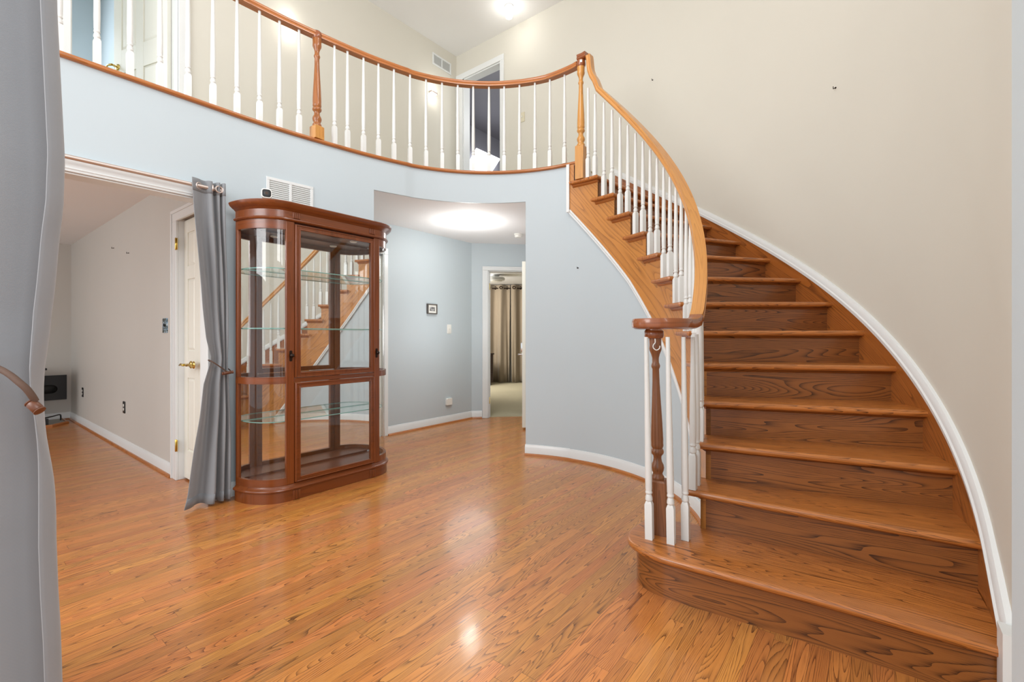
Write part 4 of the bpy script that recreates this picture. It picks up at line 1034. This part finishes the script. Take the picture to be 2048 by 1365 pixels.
mb = MB(); mb.lathe([(0.15, 2.245), (0.14, 2.23), (0.09, 2.22), (0.0, 2.218)], (7.11, 6.01, 0), 24); mb.build('light_cover', M['plate'], fan, smooth=40)
dr = thing('dresser', (7.80, 6.98, 0), 'dark wooden dresser in front of the taupe bedroom curtains', 'dresser')
mb = MB(); mb.box((7.50, 6.82, 0.06), (8.0, 7.25, 0.70)); mb.box((7.53, 6.85, 0.0), (7.97, 7.22, 0.06)); mb.build('body', M['dresser'], dr, bevel=0.006, smooth=0)
mb = MB(); mb.box((7.48, 6.80, 0.70), (8.02, 7.27, 0.73)); mb.build('top', M['dresser'], dr, bevel=0.005, smooth=0)
for z in (0.10, 0.31, 0.51):
    mb = MB(); mb.box((7.53, 6.808, z), (7.97, 6.82, z + 0.17)); q = mb.build('drawer', M['dresser'], dr, bevel=0.003, smooth=0)
    mb = MB(); mb.lathe([(0.006, 0), (0.012, -0.015), (0.0, -0.02)], (7.75, 6.808, z + 0.085), 10, axis='y'); mb.build('knob', M['iron'], q, smooth=50)
# bright tilted roof window in the upper study
def quad_frame(name, a, b_, c, d_, depth):
    a, b_, c, d_ = map(Vector, (a, b_, c, d_)); n = (b_ - a).cross(d_ - a).normalized() * depth
    mb = MB(); mb.loft([[tuple(p) for p in (a, b_, c, d_)], [tuple(p + n) for p in (a, b_, c, d_)]]); return mb.build(name, M['sky_pane'], smooth=0)

sl = MB(); sl.add([(4.71, 5.12, 3.26), (7.99, 5.12, 3.26), (7.99, 5.97, 5.10), (4.71, 5.97, 5.10), (4.71, 5.22, 3.22), (7.99, 5.22, 3.22), (7.99, 6.07, 5.06), (4.71, 6.07, 5.06)], [(0, 1, 2, 3), (7, 6, 5, 4), (0, 4, 5, 1), (1, 5, 6, 2), (2, 6, 7, 3), (3, 7, 4, 0)])
sl.box((4.71, 5.12, H2), (7.99, 5.20, 3.26))
struct(sl.build('wall_study_slope', M['grey_room'], smooth=0))
w3 = quad_frame('window_1', (6.108, 5.600, 4.504), (6.785, 5.600, 4.512), (6.244, 5.350, 4.056), (5.564, 5.350, 3.923), 0.02)
struct(w3)

# ------------------------------------------------------------------ wood stove corner in the family room
sv = thing('wood_stove', (0.55, 8.15, 0), 'black stove with its wall plate in the family room corner', 'stove')
mb = MB(); mb.box((0.25, 7.95, 0.22), (0.895, 8.30, 0.70)); mb.box((0.23, 7.93, 0.70), (0.915, 8.32, 0.725))
for x in (0.29, 0.83):
    for y in (7.98, 8.25): mb.box((x, y, 0.03), (x + 0.035, y + 0.035, 0.22))
mb.build('body', M['soot'], sv, bevel=0.004, smooth=0)
mb = MB(); mb.box((0.55, 8.484, 0.275), (1.165, 8.497, 0.60)); mb.build('wall_plate', M['black'], sv, bevel=0.002, smooth=0)
mb = MB(); mb.tube([(0.75, 8.47, 0.42), (0.98, 8.47, 0.42), (1.02, 8.475, 0.42), (1.022, 8.49, 0.42)], 0.055, 14); mb.build('flue_pipe', M['soot'], sv, smooth=50)
hp = thing('hearth_pad', (0.45, 8.24, 0), 'low tiled hearth pad with a wooden edge under the stove', 'hearth')
mb = MB(); mb.prism([(-0.6, 7.93), (0.95, 7.93), (1.10, 8.10), (1.10, 8.45), (-0.6, 8.45)], 0.0, 0.026); mb.build('tile', M['stone'], hp, smooth=0)
mb = MB(); mb.sweep([(-0.6, 7.915, 0), (0.955, 7.915, 0), (1.115, 8.095, 0), (1.115, 8.45, 0)], [(-0.012, 0), (0.018, 0), (0.018, 0.022), (0.0, 0.032), (-0.012, 0.032)]); mb.build('wooden_edge', M['shoe'], hp, smooth=0)
mb = MB(); mb.tube(catmull([(0.90, 8.00, 0.11), (0.98, 8.06, 0.115), (1.06, 8.2, 0.11), (1.075, 8.24, 0.08), (1.075, 8.25, 0.032)], 6), 0.008, 8)
mb.box((0.80, 7.955, 0.027), (0.93, 8.01, 0.10)); tag(mb.build('power_cord', M['black'], smooth=40), 'black power cord and adapter on the hearth pad', 'cord')

# ------------------------------------------------------------------ lights
fl_ = thing('ceiling_light', (3.70, 3.50, HC), 'round lit flush light on the hall ceiling under the balcony', 'ceiling light')
mb = MB(); mb.lathe([(0.095, HC), (0.097, HC - 0.008), (0.085, HC - 0.014), (0.080, HC - 0.014)], (3.70, 3.50, 0), 28); mb.build('trim_ring', M['white'], fl_, smooth=40)
mb = MB(); mb.lathe([(0.082, HC - 0.010), (0.080, HC - 0.017), (0.05, HC - 0.021), (0.0, HC - 0.022)], (3.70, 3.50, 0), 28); mb.build('diffuser', M['lamp'], fl_, smooth=40)
point('hall_lamp_and_fill', (3.70, 3.50, HC - 0.22), 11, (0.98, 0.98, 0.96), 0.09)
point('hall_lamp_and_fill', (3.85, 3.62, HC - 1.2), 7, (0.96, 0.98, 1.0), 0.3)  # extra fill in mid-air, no fixture, uplights the hall ceiling
u_ = (4.222, 3.355); zu = za(4.22)
fl_ = thing('ceiling_light', (u_[0], u_[1], zu), 'glaring bare lamp on the high ceiling above the landing', 'ceiling light')
mb = MB(); mb.lathe([(0.05, zu), (0.05, zu - 0.015), (0.022, zu - 0.025), (0.020, zu - 0.05)], (*u_, 0), 20); mb.build('canopy', M['white'], fl_, smooth=40)
mb = MB(); mb.lathe([(0.018, zu - 0.05), (0.036, zu - 0.075), (0.045, zu - 0.105), (0.036, zu - 0.135), (0.0, zu - 0.15)], (*u_, 0), 20); mb.build('bulb', M['bulb'], fl_, smooth=60)
point('landing_lamp', (u_[0], u_[1], zu - 0.30), 0.9, (1.0, 0.97, 0.92), 0.06)
def sconce(x, z, label):
    o = thing('wall_sconce', (x, YB, z), label, 'wall light', 'upstairs wall lights')
    mb = MB(); mb.box((x - 0.055, YB - 0.05, z - 0.012), (x + 0.055, YB - 0.002, z + 0.012)); mb.build('bracket_bar', M['nickel'], o, bevel=0.004, smooth=0)
    for dz in (0.014, -0.016):
        mb = MB(); mb.box((x - 0.045, YB - 0.04, z + dz - (0.002 if dz > 0 else 0.0)), (x + 0.045, YB - 0.010, z + dz + (0.002 if dz < 0 else 0.004))); mb.build('led_strip', M['bulb'], o, smooth=0)
    for dz in (0.09, -0.09):
        point('sconce_lamp', (x, YB - 0.10, z + dz), 0.38, (1.0, 0.97, 0.9), 0.03)
sconce(2.215, 4.19, 'small lit bar sconce upstairs, above the straight balcony rail')
sconce(4.10, 4.305, 'small lit bar sconce upstairs, below the white grille')
sd_ = thing('smoke_detector', (4.57, 3.472, HC), 'round white smoke detector on the hall ceiling', 'smoke detector')
mb = MB(); mb.lathe([(0.055, HC), (0.055, HC - 0.012), (0.050, HC - 0.016)], (4.53, 3.45, 0), 24); mb.build('base', M['plate'], sd_, smooth=40)
mb = MB(); mb.lathe([(0.048, HC - 0.014), (0.048, HC - 0.034), (0.040, HC - 0.044), (0.0, HC - 0.046)], (4.53, 3.45, 0), 24); mb.build('cover', M['plate'], sd_, smooth=40)

# ------------------------------------------------------------------ small things on the walls
pf = thing('picture_frame', (3.855, 4.29, 1.452), 'tiny dark frame with a black and white photo on the hall wall', 'picture')
mb = MB(); W2, H2_, f_ = 0.078, 0.062, 0.013; yy = 4.262
for a, b_ in (((-W2, -H2_), (W2, -H2_ + f_)), ((-W2, H2_ - f_), (W2, H2_)), ((-W2, -H2_ + f_), (-W2 + f_, H2_ - f_)), ((W2 - f_, -H2_ + f_), (W2, H2_ - f_))):
    mb.box((3.855 + a[0], yy, 1.452 + a[1]), (3.855 + b_[0], 4.289, 1.452 + b_[1]))
mb.build('frame', plain('grey_brown_frame', (96, 90, 84), 0.4), pf, bevel=0.002, smooth=0)
mb = MB(); mb.box((3.855 - W2 + f_, 4.272, 1.452 - H2_ + f_), (3.855 + W2 - f_, 4.288, 1.452 + H2_ - f_)); mb.build('mat', M['plate'], pf, smooth=0)
mb = MB(); mb.box((3.855 - 0.042, 4.2705, 1.452 - 0.026), (3.855 + 0.042, 4.2725, 1.452 + 0.026)); mb.build('print', M['print'], pf, smooth=0)
def plate(name, label, cat, c, ang, w, h, mat, kind, group=None, d=0.007):
    o = thing(name, c, label, cat, group)
    faced('plate', mat, o, c, w, h, 0.006, -d, -0.0003, ang, 0.05)
    f = Vector((cos(ang), sin(ang), 0))
    if kind == 'switch':
        p = Vector(c) + f * d
        q = MB(); sd = Vector((-sin(ang), cos(ang), 0))
        rings = [[tuple(p + f * d_ + sd * a + Vector((0, 0, b_ + dz))) for a, b_ in ((-0.005, -0.011), (0.005, -0.011), (0.005, 0.011), (-0.005, 0.011))] for d_, dz in ((-0.001, 0), (0.009, 0.006))]
        q.loft(rings); q.build('toggle', M['plate'] if mat is not M['camo'] else M['black'], o, smooth=0)
    if kind == 'outlet':
        for dz in (0.019, -0.019): faced('receptacle', M['plate'], o, (c[0], c[1], c[2] + dz), 0.030, 0.026, 0.008, -d - 0.002, -d + 0.002, ang)
    return o
plate('light_switch', 'white light switch on the hall wall below the tiny picture', 'switch', (4.157, 4.29, 1.209), R_(-90), 0.072, 0.116, M['plate'], 'switch')
plate('wall_box', 'square white box low on the hall wall', 'box', (4.143, 4.29, 0.277), R_(-90), 0.092, 0.086, M['plate'], 'none', d=0.03)
plate('light_switch', 'ivory light switch on the upstairs wall beside the open doorway', 'switch', (XR, 3.40, 3.82), R_(180), 0.072, 0.116, M['ivory'], 'switch')
plate('light_switch', 'blue and black patterned switch plate near the closet doors', 'switch', (1.21, 4.548, 1.203), R_(180), 0.115, 0.118, M['camo'], 'switch')
plate('electrical_outlet', 'black outlet nearest the closet doors on the family room wall', 'outlet', (1.21, 5.806, 0.415), R_(180), 0.072, 0.116, M['black'], 'outlet', 'black outlets')
plate('electrical_outlet', 'black outlet nearest the stove corner on the family room wall', 'outlet', (1.21, 7.745, 0.418), R_(180), 0.072, 0.116, M['black'], 'outlet', 'black outlets')
def wall_hook(c, f, label, r=0.0022, l=0.018, group='bare hooks left in the walls'):
    c = Vector(c); f = Vector(f).normalized(); mb = MB()
    mb.tube(catmull([tuple(c), tuple(c + f * l * 0.7), tuple(c + f * l + Vector((0, 0, -0.004))), tuple(c + f * l + Vector((0, 0, 0.012)))], 4), r, 8)
    mb.tube([tuple(c + Vector((0, 0, 0.004)) + f * 0.001), tuple(c + f * 0.003 + Vector((0, 0, 0.002)))], 0.006, 8)
    tag(mb.build('wall_hook', M['iron'], smooth=50), label, 'hook', group)
for p, f, l in ((P(2.335, -6.5, 3.70), P(-1, -6.5, 0), 'bare hook on the beige wall above the stair rail'), (P(2.335, -51.3, 2.736), P(-1, -51.3, 0), 'bare hook high on the beige wall over the lower treads'), (P(R_WALL, 2.3, 1.722), P(-1, 2.3, 0), 'bare hook on the blue curved wall below the stringer')):
    fv = Vector((f[0] - CX, f[1] - CY, 0)); wall_hook(p, fv, l)
wall_hook((1.21, 6.216, 2.032), (-1, 0, 0), 'bare hook on the family room wall, the one nearer the stove'); wall_hook((1.21, 5.644, 1.916), (-1, 0, 0), 'bare hook on the family room wall, the one nearer the closet')
# cup hook under the volute
hx = Vector((2.085, 0.805, VOL_Z - 0.052)); cr = Vector((0.617, -0.787, 0)); pts = [hx + Vector((0, 0, 0.006)), hx + Vector((0, 0, -0.012)), hx + cr * -0.008 + Vector((0, 0, -0.022)), hx + cr * -0.008 + Vector((0, 0, -0.036)), hx + cr * 0.006 + Vector((0, 0, -0.046)), hx + cr * 0.020 + Vector((0, 0, -0.038)), hx + cr * 0.022 + Vector((0, 0, -0.026))]
pts = [q + Vector((-0.787, -0.617, 0)) * 0.040 for q in pts]
mb = MB(); mb.tube(catmull([tuple(p) for p in pts], 5), 0.0025, 8); tag(mb.build('cup_hook', M['plate'], smooth=60), 'small white cup hook screwed under the scrolled rail end', 'hook')
for o in bpy.data.objects:
    if '_local' in o: del o['_local']
